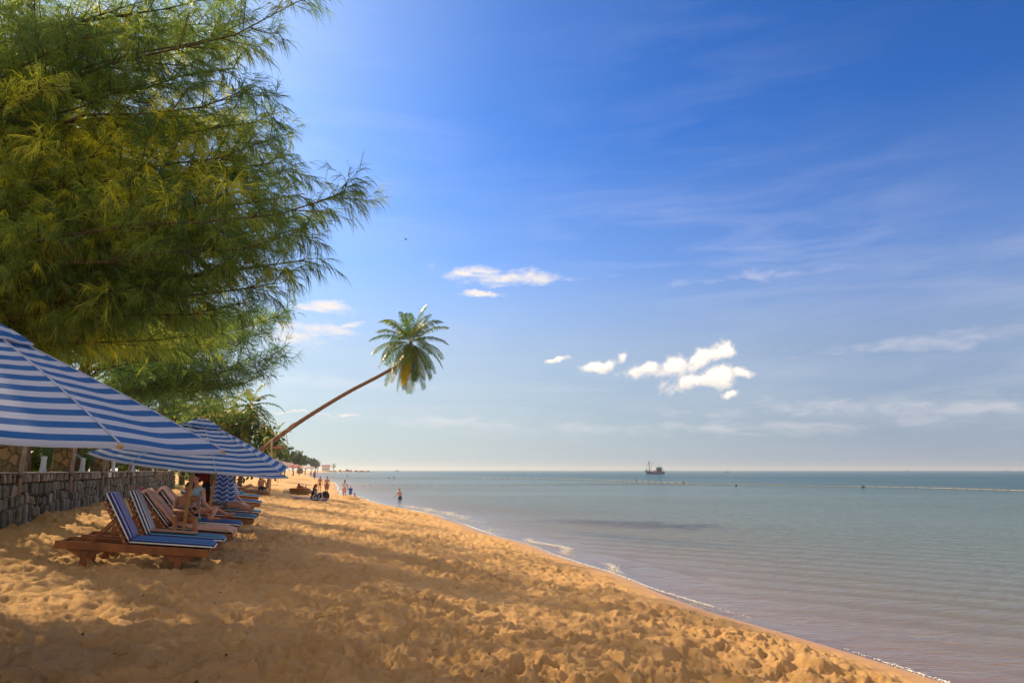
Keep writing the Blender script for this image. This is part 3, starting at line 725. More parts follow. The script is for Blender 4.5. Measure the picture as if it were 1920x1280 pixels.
upright_palm(375, 800, 52, 3.2, 'palm half hidden behind the peak of the second umbrella', parts=False, tone=.55, elev=(-10, 75), sagk=1.4)
upright_palm(626, 872.5, 960, 4.6, 'lone tiny palm on the far headland right of the red roofed hut', parts=False, tone=.2, lw=.5, r0=.5, r1=.4, nf=16, nl=12, elev=(-40, 80))
upright_palm(597, 868, 700, 4.0, 'tiny coconut palm on the far shore left of the red roofed hut', parts=False, tone=.2, lw=.5, r0=.4, r1=.3, nf=16, nl=12, elev=(-40, 80))
# ---------------------------------------------------------------- leafy trees and shrubs
LEAF = leafmat('broad_leaves', (.015, .04, .012), (.045, .085, .018), (.26, .25, .02), trans=.4)
def leafy(label, c, rx, rz, leaf, n, tone, name='tree', cat='tree', group=None, base_z=None, trunk=True, ry=None):
    ry = ry or rx; bz = H(c.x, c.y) if base_z is None else base_z
    root = empty(name, (c.x, c.y, bz), 0, label, cat, group)
    cz = c.z-bz
    if trunk:
        mb = MB(); hgt = max(.3, cz)
        pts = [Vector((math.sin(i*1.9+c.x)*.04*hgt*(i > 0), math.cos(i*2.3)*.04*hgt*(i > 0), -.1+hgt*i/5)) for i in range(6)]
        mb.tube(pts, [max(.03, rx*.09)*(1-.13*i) for i in range(6)], 7)
        for k in range(6):
            a = k*1.05+c.x; s_ = pts[2+k % 3]; mb.tube([s_, s_+Vector((math.cos(a)*rx*.5, math.sin(a)*ry*.5, rz*.45))], [rx*.04, rx*.012], 5)
        mb.build('trunk', BARK, root)
    nc = max(9, int(n/70))
    v = rng.normal(size=(nc, 3)); v /= np.linalg.norm(v, axis=1, keepdims=True)
    rad = rng.random(nc)**.45
    cc = v*rad[:, None]*np.array([rx, ry, rz])*.85+np.array([0, 0, cz]); cr = (.20+.22*rng.random(nc))*min(rx, rz)
    which = rng.integers(0, nc, n)
    q = rng.normal(size=(n, 3)); q /= np.linalg.norm(q, axis=1, keepdims=True)
    ctr = cc[which]+q*(cr[which]*(.5+.6*rng.random(n)))[:, None]
    ctr[:, 2] = np.maximum(ctr[:, 2], .05)
    a = rng.normal(size=(n, 3)); a /= np.linalg.norm(a, axis=1, keepdims=True); b = np.cross(a, rng.normal(size=(n, 3))); b /= np.linalg.norm(b, axis=1, keepdims=True)
    s = leaf*(.6+.8*rng.random(n))[:, None]
    V = np.stack([ctr-a*s*.5, ctr+b*s*.28, ctr+a*s*.5, ctr-b*s*.28], 1).reshape(-1, 3)
    i = np.arange(n)[:, None]*4+np.array([[0, 1, 2, 3]])
    tt = np.repeat(np.clip(tone+.22*(rng.random(nc)[which]-.5)+.18*rng.normal(size=n), 0, 1), 4)
    npmesh('crown', V, [i], LEAF, root, tint=tt); return root
FAR = [ # px, py of the crown centre, half width px, half height px, depth, tone, leaves, label
 (440,822,38,34,52,.3,5200,'broad green tree behind the young palms at the right end of the grove'),
 (494,822,26,36,66,.25,4600,'dark feathery tree just behind the base of the leaning palm'),
 (400,800,45,52,60,.45,5200,'olive green tree in the grove above the second umbrella'),
 (520,848,22,24,100,.4,2600,'bushy tree under the red sign'),
 (536,851,17,22,140,.15,2200,'dark tree right of the red sign'),
 (551,860,15,17,200,.2,1800,'first small tree on the distant shore right of the sign'),
 (563,861,12,15,260,.1,1500,'pointed dark tree above the distant brown hut'),
 (574,865,11,12,330,.15,1300,'low dark tree right of the distant brown hut'),
 (585,867,9,11,420,.1,1100,'small round tree on the distant shore above the red shirted walker'),
 (592,870,8,8,560,.1,900,'bluish tree far off at the start of the headland')]
for (px, py, hw, hh, Yd, tn, nl_, lab) in FAR:
    c = P(px, py, Yd); k = Yd/1302; leafy(lab, c, hw*k, hh*k, max(.16, 2.6*k), nl_, tn, ry=hw*k*1.2, group='distant trees along the shore')
GR = [(-20,27),(-24,33),(-28,41),(-22,22),(-30,30),(-19,46),(-25,50),(-34,48),(-27,57),(-40,60),(-16.5,17),(-20,14),(-36,38),(-44,50),(-30,66),(-36,78),(-46,90),(-24,17),(-31,22),(-38,28)]
for i, (x, y) in enumerate(GR):
    hh = random.uniform(2.6, 4.0); c = Vector((x, y, H(x, y)+hh*random.uniform(.8, 1.3)))
    leafy('mid green tree standing deep in the shady grove behind the wall', c, random.uniform(2.2, 3.4), hh, .30, 2600, random.choice([.25, .4, .55]), group='background trees of the grove')
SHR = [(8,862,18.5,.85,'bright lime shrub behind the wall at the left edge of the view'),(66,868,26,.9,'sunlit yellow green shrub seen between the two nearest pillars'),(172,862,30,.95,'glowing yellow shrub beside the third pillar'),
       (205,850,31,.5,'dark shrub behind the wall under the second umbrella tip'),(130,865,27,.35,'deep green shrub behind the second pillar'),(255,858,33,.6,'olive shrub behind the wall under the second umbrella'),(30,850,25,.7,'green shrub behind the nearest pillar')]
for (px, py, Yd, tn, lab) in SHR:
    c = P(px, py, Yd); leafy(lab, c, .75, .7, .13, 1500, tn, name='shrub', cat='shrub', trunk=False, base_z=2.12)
# ---------------------------------------------------------------- stone retaining wall
def wallpt(Yv, out, z): return Vector((float(wall_x(Yv))+out, Yv, z))
STONE = newmat('wall_stone'); m_, t, b, _o = STONE
at = t.n('ShaderNodeAttribute', attribute_name='tint').outputs['Fac']
tc = t.n('ShaderNodeTexCoord').outputs['Object']
cc = t.ramp(at, [(0, (.045, .048, .042)), (.35, (.18, .18, .15)), (.6, (.27, .22, .16)), (.8, (.36, .34, .29)), (1, (.5, .37, .29))])
cc = t.mix(t.ramp(t.noise(tc, 9, 5, .65), [(.3, 0), (.75, .75)]), cc, (.045, .045, .035))
cc = t.mix(t.ramp(t.noise(tc, 2.2, 4, .6), [(.6, 0), (.72, .5)]), cc, (.30, .30, .24)); t.l(cc, b.inputs['Base Color']); b.inputs['Roughness'].default_value = .9
bp = t.n('ShaderNodeBump'); bp.inputs['Distance'].default_value = .02; t.l(t.noise(tc, 22, 5, .65), bp.inputs['Height']); t.l(bp.outputs[0], b.inputs['Normal'])
STONE = m_
mortar = mat('mortar', (.06, .055, .045), .95, .3, 10, .02, 30)
wroot = empty('stone_wall', wallpt(14, 0, 1.4), 0, 'long retaining wall of upright dark grey stones behind the loungers', 'wall')
def WL(p): return Vector(p)-wroot.location
core = MB(); ys = [WALL_Y0+(WALL_Y1-WALL_Y0)*i/60 for i in range(61)]
for i in range(60):
    a, b2 = ys[i], ys[i+1]
    pr = [(.0, .2), (-.13, 2.42), (-.42, 2.42), (-.45, .2)]
    vs = [WL(wallpt(a, o, z)) for o, z in pr]+[WL(wallpt(b2, o, z)) for o, z in pr]
    core.add(vs, [(0, 1, 5, 4), (1, 2, 6, 5), (2, 3, 7, 6), (0, 3, 2, 1), (4, 5, 6, 7)])
core.build('core', mortar, wroot)
def stones(rows, name, outf, jit, mn, mx, prow):
    V = []; Fc = []; T = []
    for (z0, z1, extra) in rows:
        y = WALL_Y0
        while y < WALL_Y1:
            w = random.choice((random.uniform(mn, mx), random.uniform(mn*.8, mn*1.4), mx*1.2))*(1+max(0, y-24)/40); wv_ = .05*math.sin(y*2.1+z0*3)*(jit > .01); z0_ = z0+wv_+.035*(random.random()-.5)*(jit > .01)+random.uniform(-jit, jit); z1_ = z1+.05*math.sin(y*2.1+z1*3)*(jit > .01)*(z1 < 2.1)+random.uniform(-jit, jit)*(1 if z1 < 2.1 else .3); g = .012
            o0, o1 = outf(z0_)+extra, outf(z1_)+extra; pr_ = random.uniform(*prow); sk = random.uniform(-.09, .05); tn = min(1, max(0, random.gauss(.62 if name[0] == 'c' else .42, .25)))
            A = [(y+g, z0_+g), (y+w*.5, z0_+g-.015), (y+w-g, z0_+g+random.uniform(0, .03)), (y+w-g+sk, (z0_+z1_)/2), (y+w-g+sk, z1_-g-random.uniform(0, .05)), (y+w*.5+sk, z1_-g+.01), (y+g+sk, z1_-g-random.uniform(0, .05)), (y+g+sk*.5, (z0_+z1_)/2)]
            k = len(V); n = len(A)
            cy = sum(a[0] for a in A)/n; cz = sum(a[1] for a in A)/n
            for sc_, dp in ((1, -.05), (1, pr_*.55), (.72, pr_)):
                for (yy_, zz_) in A:
                    yy2, zz2 = cy+(yy_-cy)*sc_, cz+(zz_-cz)*sc_
                    V.append(WL(wallpt(yy2, outf(zz2)+extra+dp+random.uniform(-.006, .006), zz2))); T.append(tn)
            for L_i in range(2):
                for j in range(n): Fc.append((k+L_i*n+j, k+L_i*n+(j+1) % n, k+(L_i+1)*n+(j+1) % n, k+(L_i+1)*n+j))
            Fc.append(tuple(k+2*n+j for j in range(n)))
            y += w
    me = bpy.data.meshes.new(name); me.from_pydata(V, [], Fc); a = me.attributes.new('tint', 'FLOAT', 'POINT'); a.data.foreach_set('value', np.array(T, dtype=np.float32))
    return link(name, me, wroot, STONE)
of = lambda z: .0+.055*(2.42-z)
stones([(.75, 1.0, .03), (.98, 1.36, .02), (1.33, 1.68, .01), (1.66, 1.93, 0), (1.91, 2.2, -.005)], 'face_stones', of, .03, .10, .24, (.03, .10))
stones([(2.215, 2.425, .03)], 'coping_stones', lambda z: -.02, .006, .06, .16, (.02, .05))
cp = MB()
for i in range(60):
    a, b2 = ys[i], ys[i+1]
    vs = [WL(wallpt(a, o, z)) for o, z in ((.03, 2.427), (.03, 2.455), (-.44, 2.455), (-.44, 2.427))]+[WL(wallpt(b2, o, z)) for o, z in ((.03, 2.427), (.03, 2.455), (-.44, 2.455), (-.44, 2.427))]
    cp.add(vs, [(0, 1, 5, 4), (1, 2, 6, 5), (2, 3, 7, 6), (0, 4, 7, 3)])
cp.build('cap', mat('wall_cap', (.42, .40, .34), .9, .4, 3, .01, 20), wroot)
# ---------------------------------------------------------------- posts, pillars, lamps on the wall
def wall_at_px(px, out=0.0, z=2.45):     # the point of the wall seen at a given picture column
    best = None
    for i in range(800):
        Yv = 5+i*.05; p = wallpt(Yv, out, z); q = p-Vector((0, 0, EYE)); dep_ = q.y*CP+q.z*SP; u = 960+F*q.x/dep_
        if u >= px: return p
    return p
POSTW = mat('weathered_post', (.30, .25, .21), .9, .4, 9, .008, 40)
names = ['nearest', 'second', 'third', 'fourth', 'fifth', 'sixth']
for i, px in enumerate([37, 133, 193, 240, 292, 322]):
    p = wall_at_px(px, .09); o = empty('wooden_post', (p.x, p.y, 1.95), 0, 'thin weathered wooden post on the wall face, %s from the left edge' % names[i], 'post', 'wooden posts along the wall')
    mb = MB(); hgt = 1.45
    mb.tube([(0, 0, 0), (.015, .01, hgt*.5), (.05, 0, hgt)], [.05, .045, .04], 7); mb.build('shaft', POSTW, o, smooth=True)
    mb = MB(); mb.tube([(0, 0, .38), (0, 0, .44)], .06, 7); mb.build('strap', mat('dark_iron', (.05, .045, .04), .6, .2), o)
PILL, t, b, _o = newmat('pillar_stone'); tc = t.n('ShaderNodeTexCoord').outputs['Object']
nd_ = t.n('ShaderNodeVectorMath', operation='ADD'); t.l(tc, nd_.inputs[0]); nw_ = t.n('ShaderNodeVectorMath', operation='SCALE'); nw_.inputs['Scale'].default_value = .12; t.l(t.noise(tc, 5, 3, .5, out=1), nw_.inputs[0]); t.l(nw_.outputs[0], nd_.inputs[1])
ve = t.n('ShaderNodeTexVoronoi', feature='DISTANCE_TO_EDGE'); ve.inputs['Scale'].default_value = 4.2; t.l(nd_.outputs[0], ve.inputs['Vector'])
vc = t.n('ShaderNodeTexVoronoi'); vc.inputs['Scale'].default_value = 4.2; t.l(nd_.outputs[0], vc.inputs['Vector']); sc0 = t.n('ShaderNodeSeparateXYZ'); t.l(vc.outputs['Color'], sc0.inputs[0])
cc = t.ramp(sc0.outputs[0], [(0, (.15, .10, .055)), (.5, (.28, .19, .09)), (1, (.38, .25, .11))]); cc = t.mix(t.math('MULTIPLY', t.noise(tc, 14, 5, .65), .5), cc, (.10, .075, .05))
jn = t.ramp(ve.outputs['Distance'], [(.0, .8), (.045, 0)]); cc = t.mix(jn, cc, (.09, .065, .04)); t.l(cc, b.inputs['Base Color']); b.inputs['Roughness'].default_value = .9
bp = t.n('ShaderNodeBump'); bp.inputs['Distance'].default_value = .05; t.l(t.math('ADD', t.ramp(ve.outputs['Distance'], [(.0, 0), (.1, 1)]), t.math('MULTIPLY', t.noise(tc, 20, 4, .6), .4)), bp.inputs['Height']); t.l(bp.outputs[0], b.inputs['Normal'])
for i, px in enumerate([20, 117, 186, 272, 305]):
    p = wall_at_px(px, -.40); o = empty('stone_pillar', (p.x, p.y, 2.05), .34, 'tan rubble stone pillar behind the wall, %s from the left edge' % names[i], 'pillar', 'rubble stone pillars behind the wall')
    mb = MB(); n = 10; prof = []; vs = []; fs = []; lv = 14; w = .27
    for k in range(lv+1):
        z = 1.55*k/lv
        for j in range(n*2):
            a = 2*math.pi*j/(n*2); q = (abs(math.cos(a))**5+abs(math.sin(a))**5)**(-.2); r_ = w*q*(1+.09*float(vnoise(np.array([j*.9+i*5]), np.array([k*.7]), 3)[0])*1.6)
            vs.append((r_*math.cos(a), r_*math.sin(a), z))
    N2 = n*2
    for k in range(lv):
        for j in range(N2): fs.append((k*N2+j, k*N2+(j+1) % N2, (k+1)*N2+(j+1) % N2, (k+1)*N2+j))
    fs.append(tuple(lv*N2+j for j in range(N2)))
    mb.add(vs, fs); mb.build('shaft', PILL, o, smooth=True)
    mb = MB(); mb.box((0, 0, 1.59), (.66, .66, .08)); mb.build('capstone', mat('wall_cap', (.3, .28, .22)), o, bevel=.01)
LAMPW = mat('pale_lamp', (.42, .46, .62), .35, .1)
for i, (px, h_) in enumerate([(79, .40), (153, .42), (211, .36), (248, .42), (283, .3)]):
    p = wall_at_px(px, -.2); o = empty('bollard_lamp', (p.x, p.y, 2.455), 0, 'pale blue grey bollard lamp standing on the wall, %s from the left' % names[i], 'lamp', 'bollard lamps on the wall')
    mb = MB(); mb.lathe((0, 0, 0), [(.085, 0), (.085, .06), (.07, .07), (.062, h_-.08)], 16); mb.build('body', LAMPW, o, smooth=False)
    mb = MB(); mb.lathe((0, 0, 0), [(.058, h_-.08), (.058, h_-.05)], 16); mb.build('lens', mat('milk_lens', (.6, .62, .66), .3, .05), o)
    mb = MB(); mb.lathe((0, 0, 0), [(.075, h_-.05), (.08, h_-.02), (.07, h_), (.02, h_+.008)], 16); mb.build('hood', LAMPW, o)
    if i == 1:
        mb = MB(); mb.beam((-.03, 0, h_-.02), (-.26, -.05, h_+.14), .07, .05); mb.build('tilted_cover', mat('teal_plastic', (.05, .22, .32), .4, .1), o, bevel=.008)
# a grill and a bench glimpsed behind the wall, a red terrace step rail
p = wall_at_px(224, -1.3); o = empty('grill', (p.x, p.y, 2.12), .3, 'small white and silver grill trolley behind the wall under the second umbrella', 'grill')
WH = mat('white_enamel', (.6, .62, .62), .4, .1); DK = mat('dark_iron', (.05, .045, .04))
mb = MB(); mb.box((0, 0, .62), (.6, .4, .22)); mb.build('firebox', WH, o, bevel=.03)
mb = MB(); mb.lathe((0, 0, .735), [(.3, 0), (.27, .1), (.15, .17), (.02, .19)], 16); mb.build('lid', WH, o, smooth=True)
for sx in (-1, 1):
    for sy in (-1, 1):
        mb = MB(); mb.beam((sx*.25, sy*.15, -.02), (sx*.25, sy*.15, .51), .03, .03); mb.build('leg', DK, o)
p = wall_at_px(60, -6.5); o = empty('garden_bench', (p.x, p.y, 2.12), .34, 'red and cream slatted bench on the grass behind the nearest pillar', 'bench')
RB = mat('red_bench', (.4, .08, .04), .6, .2)
for k in range(3):
    mb = MB(); mb.box((0, -.2+.2*k, .45), (1.6, .15, .04)); mb.build('seat_slat', RB, o)
for k in range(3):
    mb = MB(); mb.box((0, .33, .6+.16*k), (1.6, .04, .1)); mb.build('back_slat', mat('cream_paint', (.6, .45, .3), .6, .1), o)
for sx in (-1, 1):
    for sy in (-.25, .3):
        mb = MB(); mb.box((sx*.7, sy, .213), (.06, .06, .43)); mb.build('leg', DK, o)
# papers tucked into the coping: small white and magenta tag
p = wall_at_px(206, .075); mb = MB(); mb.box((0, 0, 0), (.012, .14, .17), -.34)
o = mb.build('paper_tag', WH); o.location = (p.x, p.y, 2.33); tag(o, 'small white paper tag stuck on the wall coping by the third post', 'tag')
# ---------------------------------------------------------------- umbrellas
UWOOD = mat('umbrella_wood', (.42, .25, .10), .55, .3, 12, .003, 40)
BLUE, PALE = (.008, .12, .44), (.53, .61, .84)
CLOTH = stripemat('umbrella_cloth', BLUE, PALE, 1, .086, .5, .0, trans=.36, uv=True)
def canopy_mesh(Rr, hgt, sag, n=8, nu=8, nv=14, rot=0, r_in=.0, lip=.03, wob=.006):
    V = []; Fc = []; UV = []
    for k in range(n):
        a0, a1 = rot+2*math.pi*k/n, rot+2*math.pi*(k+1)/n; k0 = len(V)
        for j in range(nv+1):
            v = r_in+(1-r_in)*j/nv
            for i in range(nu+1):
                u = i/nu; x = (math.cos(a0)*(1-u)+math.cos(a1)*u)*Rr*v; y = (math.sin(a0)*(1-u)+math.sin(a1)*u)*Rr*v
                z = hgt*(1-v)+.02*math.sin(math.pi*v) - sag*math.sin(math.pi*u)*(.25*v**2+.9*v*(1-v)) + wob*math.sin(9*u+5*v+k*2)*math.sin(math.pi*u)
                V.append((x, y, z)); UV.append((u+k, v))
        for j in range(nv):
            for i in range(nu):
                q = k0+j*(nu+1)+i; Fc.append((q, q+1, q+nu+2, q+nu+1))
        if lip:                                  # turned hem hanging at the edge
            kk = len(V)
            for i in range(nu+1):
                x, y, z = V[k0+nv*(nu+1)+i]; V.append((x*.995, y*.995, z-lip)); UV.append((i/nu+k, 1+lip/Rr))
            for i in range(nu): q = k0+nv*(nu+1)+i; Fc.append((q, q+1, kk+i+1, kk+i))
    me = bpy.data.meshes.new('canopy'); me.from_pydata(V, [], Fc)
    uvl = me.uv_layers.new(name='UVMap'); li = np.zeros(len(me.loops), dtype=np.int32); me.loops.foreach_get('vertex_index', li)
    uvl.data.foreach_set('uv', np.array(UV, dtype=np.float32)[li].ravel())
    me.polygons.foreach_set('use_smooth', [True]*len(me.polygons)); return me
SEAM = mat('seam_tape', (.34, .40, .58), .85, .2)
def umbrella(label, base, hub, Rr, rise, rot, tilt, name='beach_umbrella', cloth=None, group='blue striped beach umbrellas', poler=.032):
    """hub = centre of the rim plane; the pole runs from base to the peak; tilt = (ax, ay) radians"""
    cloth = cloth or CLOTH
    root = empty(name, base, 0, label, 'umbrella', group); b = Vector(base)
    from mathutils import Euler
    M = Euler((tilt[0], tilt[1], 0)).to_matrix(); hub = Vector(hub)-b; peak = hub+M@Vector((0, 0, rise))
    mb = MB(); mb.tube([Vector((0, 0, -.25)), peak*.5, peak+M@Vector((0, 0, .03))], poler, 12); mb.build('pole', UWOOD, root, smooth=True)
    me = canopy_mesh(Rr, rise, .045*Rr, rot=rot, r_in=.13); o = link('canopy', me, root, cloth); o.location = hub; o.rotation_euler = (tilt[0], tilt[1], 0)
    me2 = canopy_mesh(Rr*.2, rise*.2, .008, rot=rot, lip=.015, nv=5, nu=5); me2.name = 'vent'
    uv = me2.uv_layers[0]; 
    for l_ in uv.data: l_.uv = (l_.uv[0], l_.uv[1]*.2+.02)
    o2 = link('vent', me2, o, cloth); o2.location = (0, 0, rise*.8+.045)
    for k in range(8):
        a = rot+2*math.pi*k/8; mb = MB(); mb.tube([Vector((math.cos(a)*Rr*v_, math.sin(a)*Rr*v_, rise*(1-v_)+.02*math.sin(math.pi*v_)+.004)) for v_ in [.13+.87*i_/8 for i_ in range(9)]], .006, 5); mb.build('seam', SEAM, o)
        e = M@Vector((math.cos(a)*Rr*1.012, math.sin(a)*Rr*1.012, -.022))+hub
        mb = MB(); s = hub+M@Vector((math.cos(a)*.04, math.sin(a)*.04, rise*.94)); mb.beam(s, e, .018, .022, M@Vector((0, 0, 1))); rb = mb.build('rib', UWOOD, root)
        mb = MB(); q = hub+M@Vector((0, 0, rise*.38)); w_ = s.lerp(e, .5); mb.beam(q, w_-Vector((0, 0, .02)), .014, .014); mb.build('strut', UWOOD, rb)
    mb = MB(); q = hub+M@Vector((0, 0, rise*.38)); mb.lathe(q, [(.03, -.05), (.05, -.04), (.05, .04), (.03, .05)], 12); mb.build('runner', UWOOD, root)
    mb = MB(); mb.lathe(peak+M@Vector((0, 0, .02)), [(.035, 0), (.04, .03), (.02, .06), (.005, .08)], 10); mb.build('finial', UWOOD, root)
    return root
# the big near one (its pole stands outside the left edge), rim a touch above eye level
c1 = P(-64, 838, 4.83); c1.x -= .08
u1 = umbrella('nearest blue and white striped umbrella, cut off by the left edge of the view', (c1.x-.05, c1.y+.05, H(c1.x, c1.y)), (c1.x, c1.y, 2.77), 1.74, .78, R(20), (R(0), R(4.2)))
def hubz(px, py, Y): return P(px, py, Y)
c2 = hubz(366, 868, 13.0)
b2_ = P(337, 1003, 12.9); b2_.z = H(b2_.x, b2_.y)
u2 = umbrella('striped umbrella with its whole peak showing, planted between the second and third loungers', b2_, (c2.x, c2.y, 2.68), 1.74, .75, R(-9), (R(3.3), R(7.3)))
c3 = hubz(404, 878, 16.7); b3_ = P(388, 972, 16.5); b3_.z = H(b3_.x, b3_.y)
u3 = umbrella('striped umbrella almost hidden behind the full one, its left tip and pole showing', b3_, (c3.x, c3.y, c3.z), 1.72, .60, R(5), (0, R(7)))
# folded umbrella hanging in pleats
def folded(label, base, z_top, L, r_bot):
    root = empty('folded_umbrella', base, 0, label, 'umbrella', 'blue striped beach umbrellas')
    b = Vector(base); zt = z_top-b.z
    mb = MB(); mb.tube([(0, 0, -.2), (0, 0, zt+.05)], .022, 10); mb.build('pole', UWOOD, root, smooth=True)
    V = []; Fc = []; UV = []; n = 96; m_ = 24
    for j in range(m_+1):
        v = j/m_; r = r_bot*(.22+.78*v**.8)
        for i in range(n):
            a = 2*math.pi*i/n; fold = math.cos(a*7+.6*math.sin(v*2))
            rr_ = r*(1+.22*fold*v); V.append((rr_*math.cos(a), rr_*math.sin(a), zt-L*v-.03*fold*v)); UV.append((i/n, v*L/1.36+.045*abs(((a*7/math.pi) % 2)-1)*2))
    for j in range(m_):
        for i in range(n): Fc.append((j*n+i, j*n+(i+1) % n, (j+1)*n+(i+1) % n, (j+1)*n+i))
    me = bpy.data.meshes.new('canopy'); me.from_pydata(V, [], Fc); uvl = me.uv_layers.new(name='UVMap'); li = np.zeros(len(me.loops), dtype=np.int32); me.loops.foreach_get('vertex_index', li)
    uvl.data.foreach_set('uv', np.array(UV, dtype=np.float32)[li].ravel()); me.polygons.foreach_set('use_smooth', [True]*len(me.polygons)); link('canopy', me, root, CLOTH)
    mb = MB(); mb.lathe((0, 0, zt), [(.05, -.02), (.05, .04), (.02, .08)], 10); mb.build('finial', UWOOD, root)
    return root
fb = P(417, 950, 18.5); folded('closed umbrella, its blue and white striped cloth hanging in pleats beside the loungers', (fb.x, fb.y, H(fb.x, fb.y)), P(417, 835, 18.5).z, 1.58, .30)
RED = mat('red_cloth', (.16, .012, .015), .85, .3, 10, .004, 30); BLK = mat('black_cloth', (.012, .012, .014), .9, .2, 10, .004, 30)
def hung(label, c, w, h, m, name, cat):
    V = []; Fc = []; n = 12; k = 10
    for s in (0, 1):
        for j in range(k+1):
            for i in range(n+1):
                u = i/n*2-1; v = j/k; V.append((u*w/2*(.35+.65*min(1, v*1.8)), (.02+.035*v*(1-u*u)+.012*math.sin(u*9))*(1 if s else -1), -h*v+.02*math.cos(u*7)*v))
        k0 = s*(n+1)*(k+1)
        for j in range(k):
            for i in range(n): q = k0+j*(n+1)+i; Fc.append((q, q+1, q+n+2, q+n+1))
    me = bpy.data.meshes.new(name); me.from_pydata(V, [], Fc); me.polygons.foreach_set('use_smooth', [True]*len(me.polygons)); o = link(name, me, None, m); o.location = c; tag(o, label, cat); return o
hung('dark red shirt hanging from the pole of the half hidden umbrella', P(381, 876, 16.5), .35, .33, RED, 'hanging_shirt', 'shirt')
hung('long black garment hanging beside the dark red shirt', P(388, 889, 17.2), .22, .66, BLK, 'hanging_garment', 'garment')
# ---------------------------------------------------------------- loungers
LW = mat('lounger_wood', (.235, .078, .02), .38, .45, 5, .003, 60, spec=.5)
LWd = mat('lounger_wood_dark', (.11, .035, .014), .5, .4, 5, .003, 60)
NAVY, WHT = (.012, .02, .11), (.66, .68, .78)
S1b = stripemat('cushion_violet', (.02, .028, .16), (.40, .40, .62), 1, .062, .62, .1); S1s = stripemat('cushion_blue', (.02, .05, .24), (.08, .19, .44), 1, .05, .5, .1)
S2b = stripemat('cushion_bold', (.01, .015, .07), (.75, .75, .80), 1, .062, .5, .2); S2s = stripemat('cushion_teal', (.03, .10, .26), (.16, .36, .50), 1, .062, .5, .2)
PIP = mat('white_piping', (.75, .78, .80), .7, .05); SIDE = mat('cushion_side', (.012, .02, .13), .8, .2, 20)
def cushion(L, W_, T_, name, m, parent):
    """padded slab, slightly crowned"""
    V = []; Fc = []; nx, ny = 18, 8
    pr = [(0, 0), (0, .25), (0, .5), (0, .75), (.02, .95)]
    def ring(e, z, crown):
        out_ = []
        for i in range(nx+1):
            for j in range(ny+1):
                x = (i/nx-.5)*L; y = (j/ny-.5)*W_
                fx = max(0, abs(x)-(L/2-.05))/.05; fy = max(0, abs(y)-(W_/2-.05))/.05
                out_.append((x, y, z+crown*(1-(2*x/L)**4)*(1-(2*y/W_)**4)-T_*.42*min(1, math.hypot(fx, fy))**2*(1 if crown >= 0 else -1)*.8))
        return out_
    top = ring(0, T_, .012); bot = ring(0, 0, -.004)
    N = (nx+1)*(ny+1); V = top+bot; f = []
    def id_(i, j): return i*(ny+1)+j
    for i in range(nx):
        for j in range(ny): f.append((id_(i, j), id_(i+1, j), id_(i+1, j+1), id_(i, j+1))); f.append((N+id_(i, j), N+id_(i, j+1), N+id_(i+1, j+1), N+id_(i+1, j)))
    bd = [id_(i, 0) for i in range(nx+1)]+[id_(nx, j) for j in range(1, ny+1)]+[id_(i, ny) for i in range(nx-1, -1, -1)]+[id_(0, j) for j in range(ny-1, 0, -1)]
    for q in range(len(bd)): a, c = bd[q], bd[(q+1) % len(bd)]; f.append((a, N+a, N+c, c))
    me = bpy.data.meshes.new(name); me.from_pydata(V, [], f); me.polygons.foreach_set('use_smooth', [True]*len(me.polygons))
    me.materials.append(m); me.materials.append(SIDE)
    for p_ in me.polygons:
        if p_.index >= 2*nx*ny: p_.material_index = 1
    o = bpy.data.objects.new(name, me); COL.objects.link(o); o.parent = parent
    pp = MB(); x, y = L/2+.002, W_/2+.002
    for z in (T_*.28,):
        pts = [(-x+.03, -y, z), (x-.03, -y, z), (x, -y+.03, z), (x, y-.03, z), (x-.03, y, z), (-x+.03, y, z), (-x, y-.03, z), (-x, -y+.03, z), (-x+.03, -y, z)]
        pp.tube(pts, .011, 6)
    pp.build('piping', PIP, o, smooth=True); return o
TILT = R(5.8)
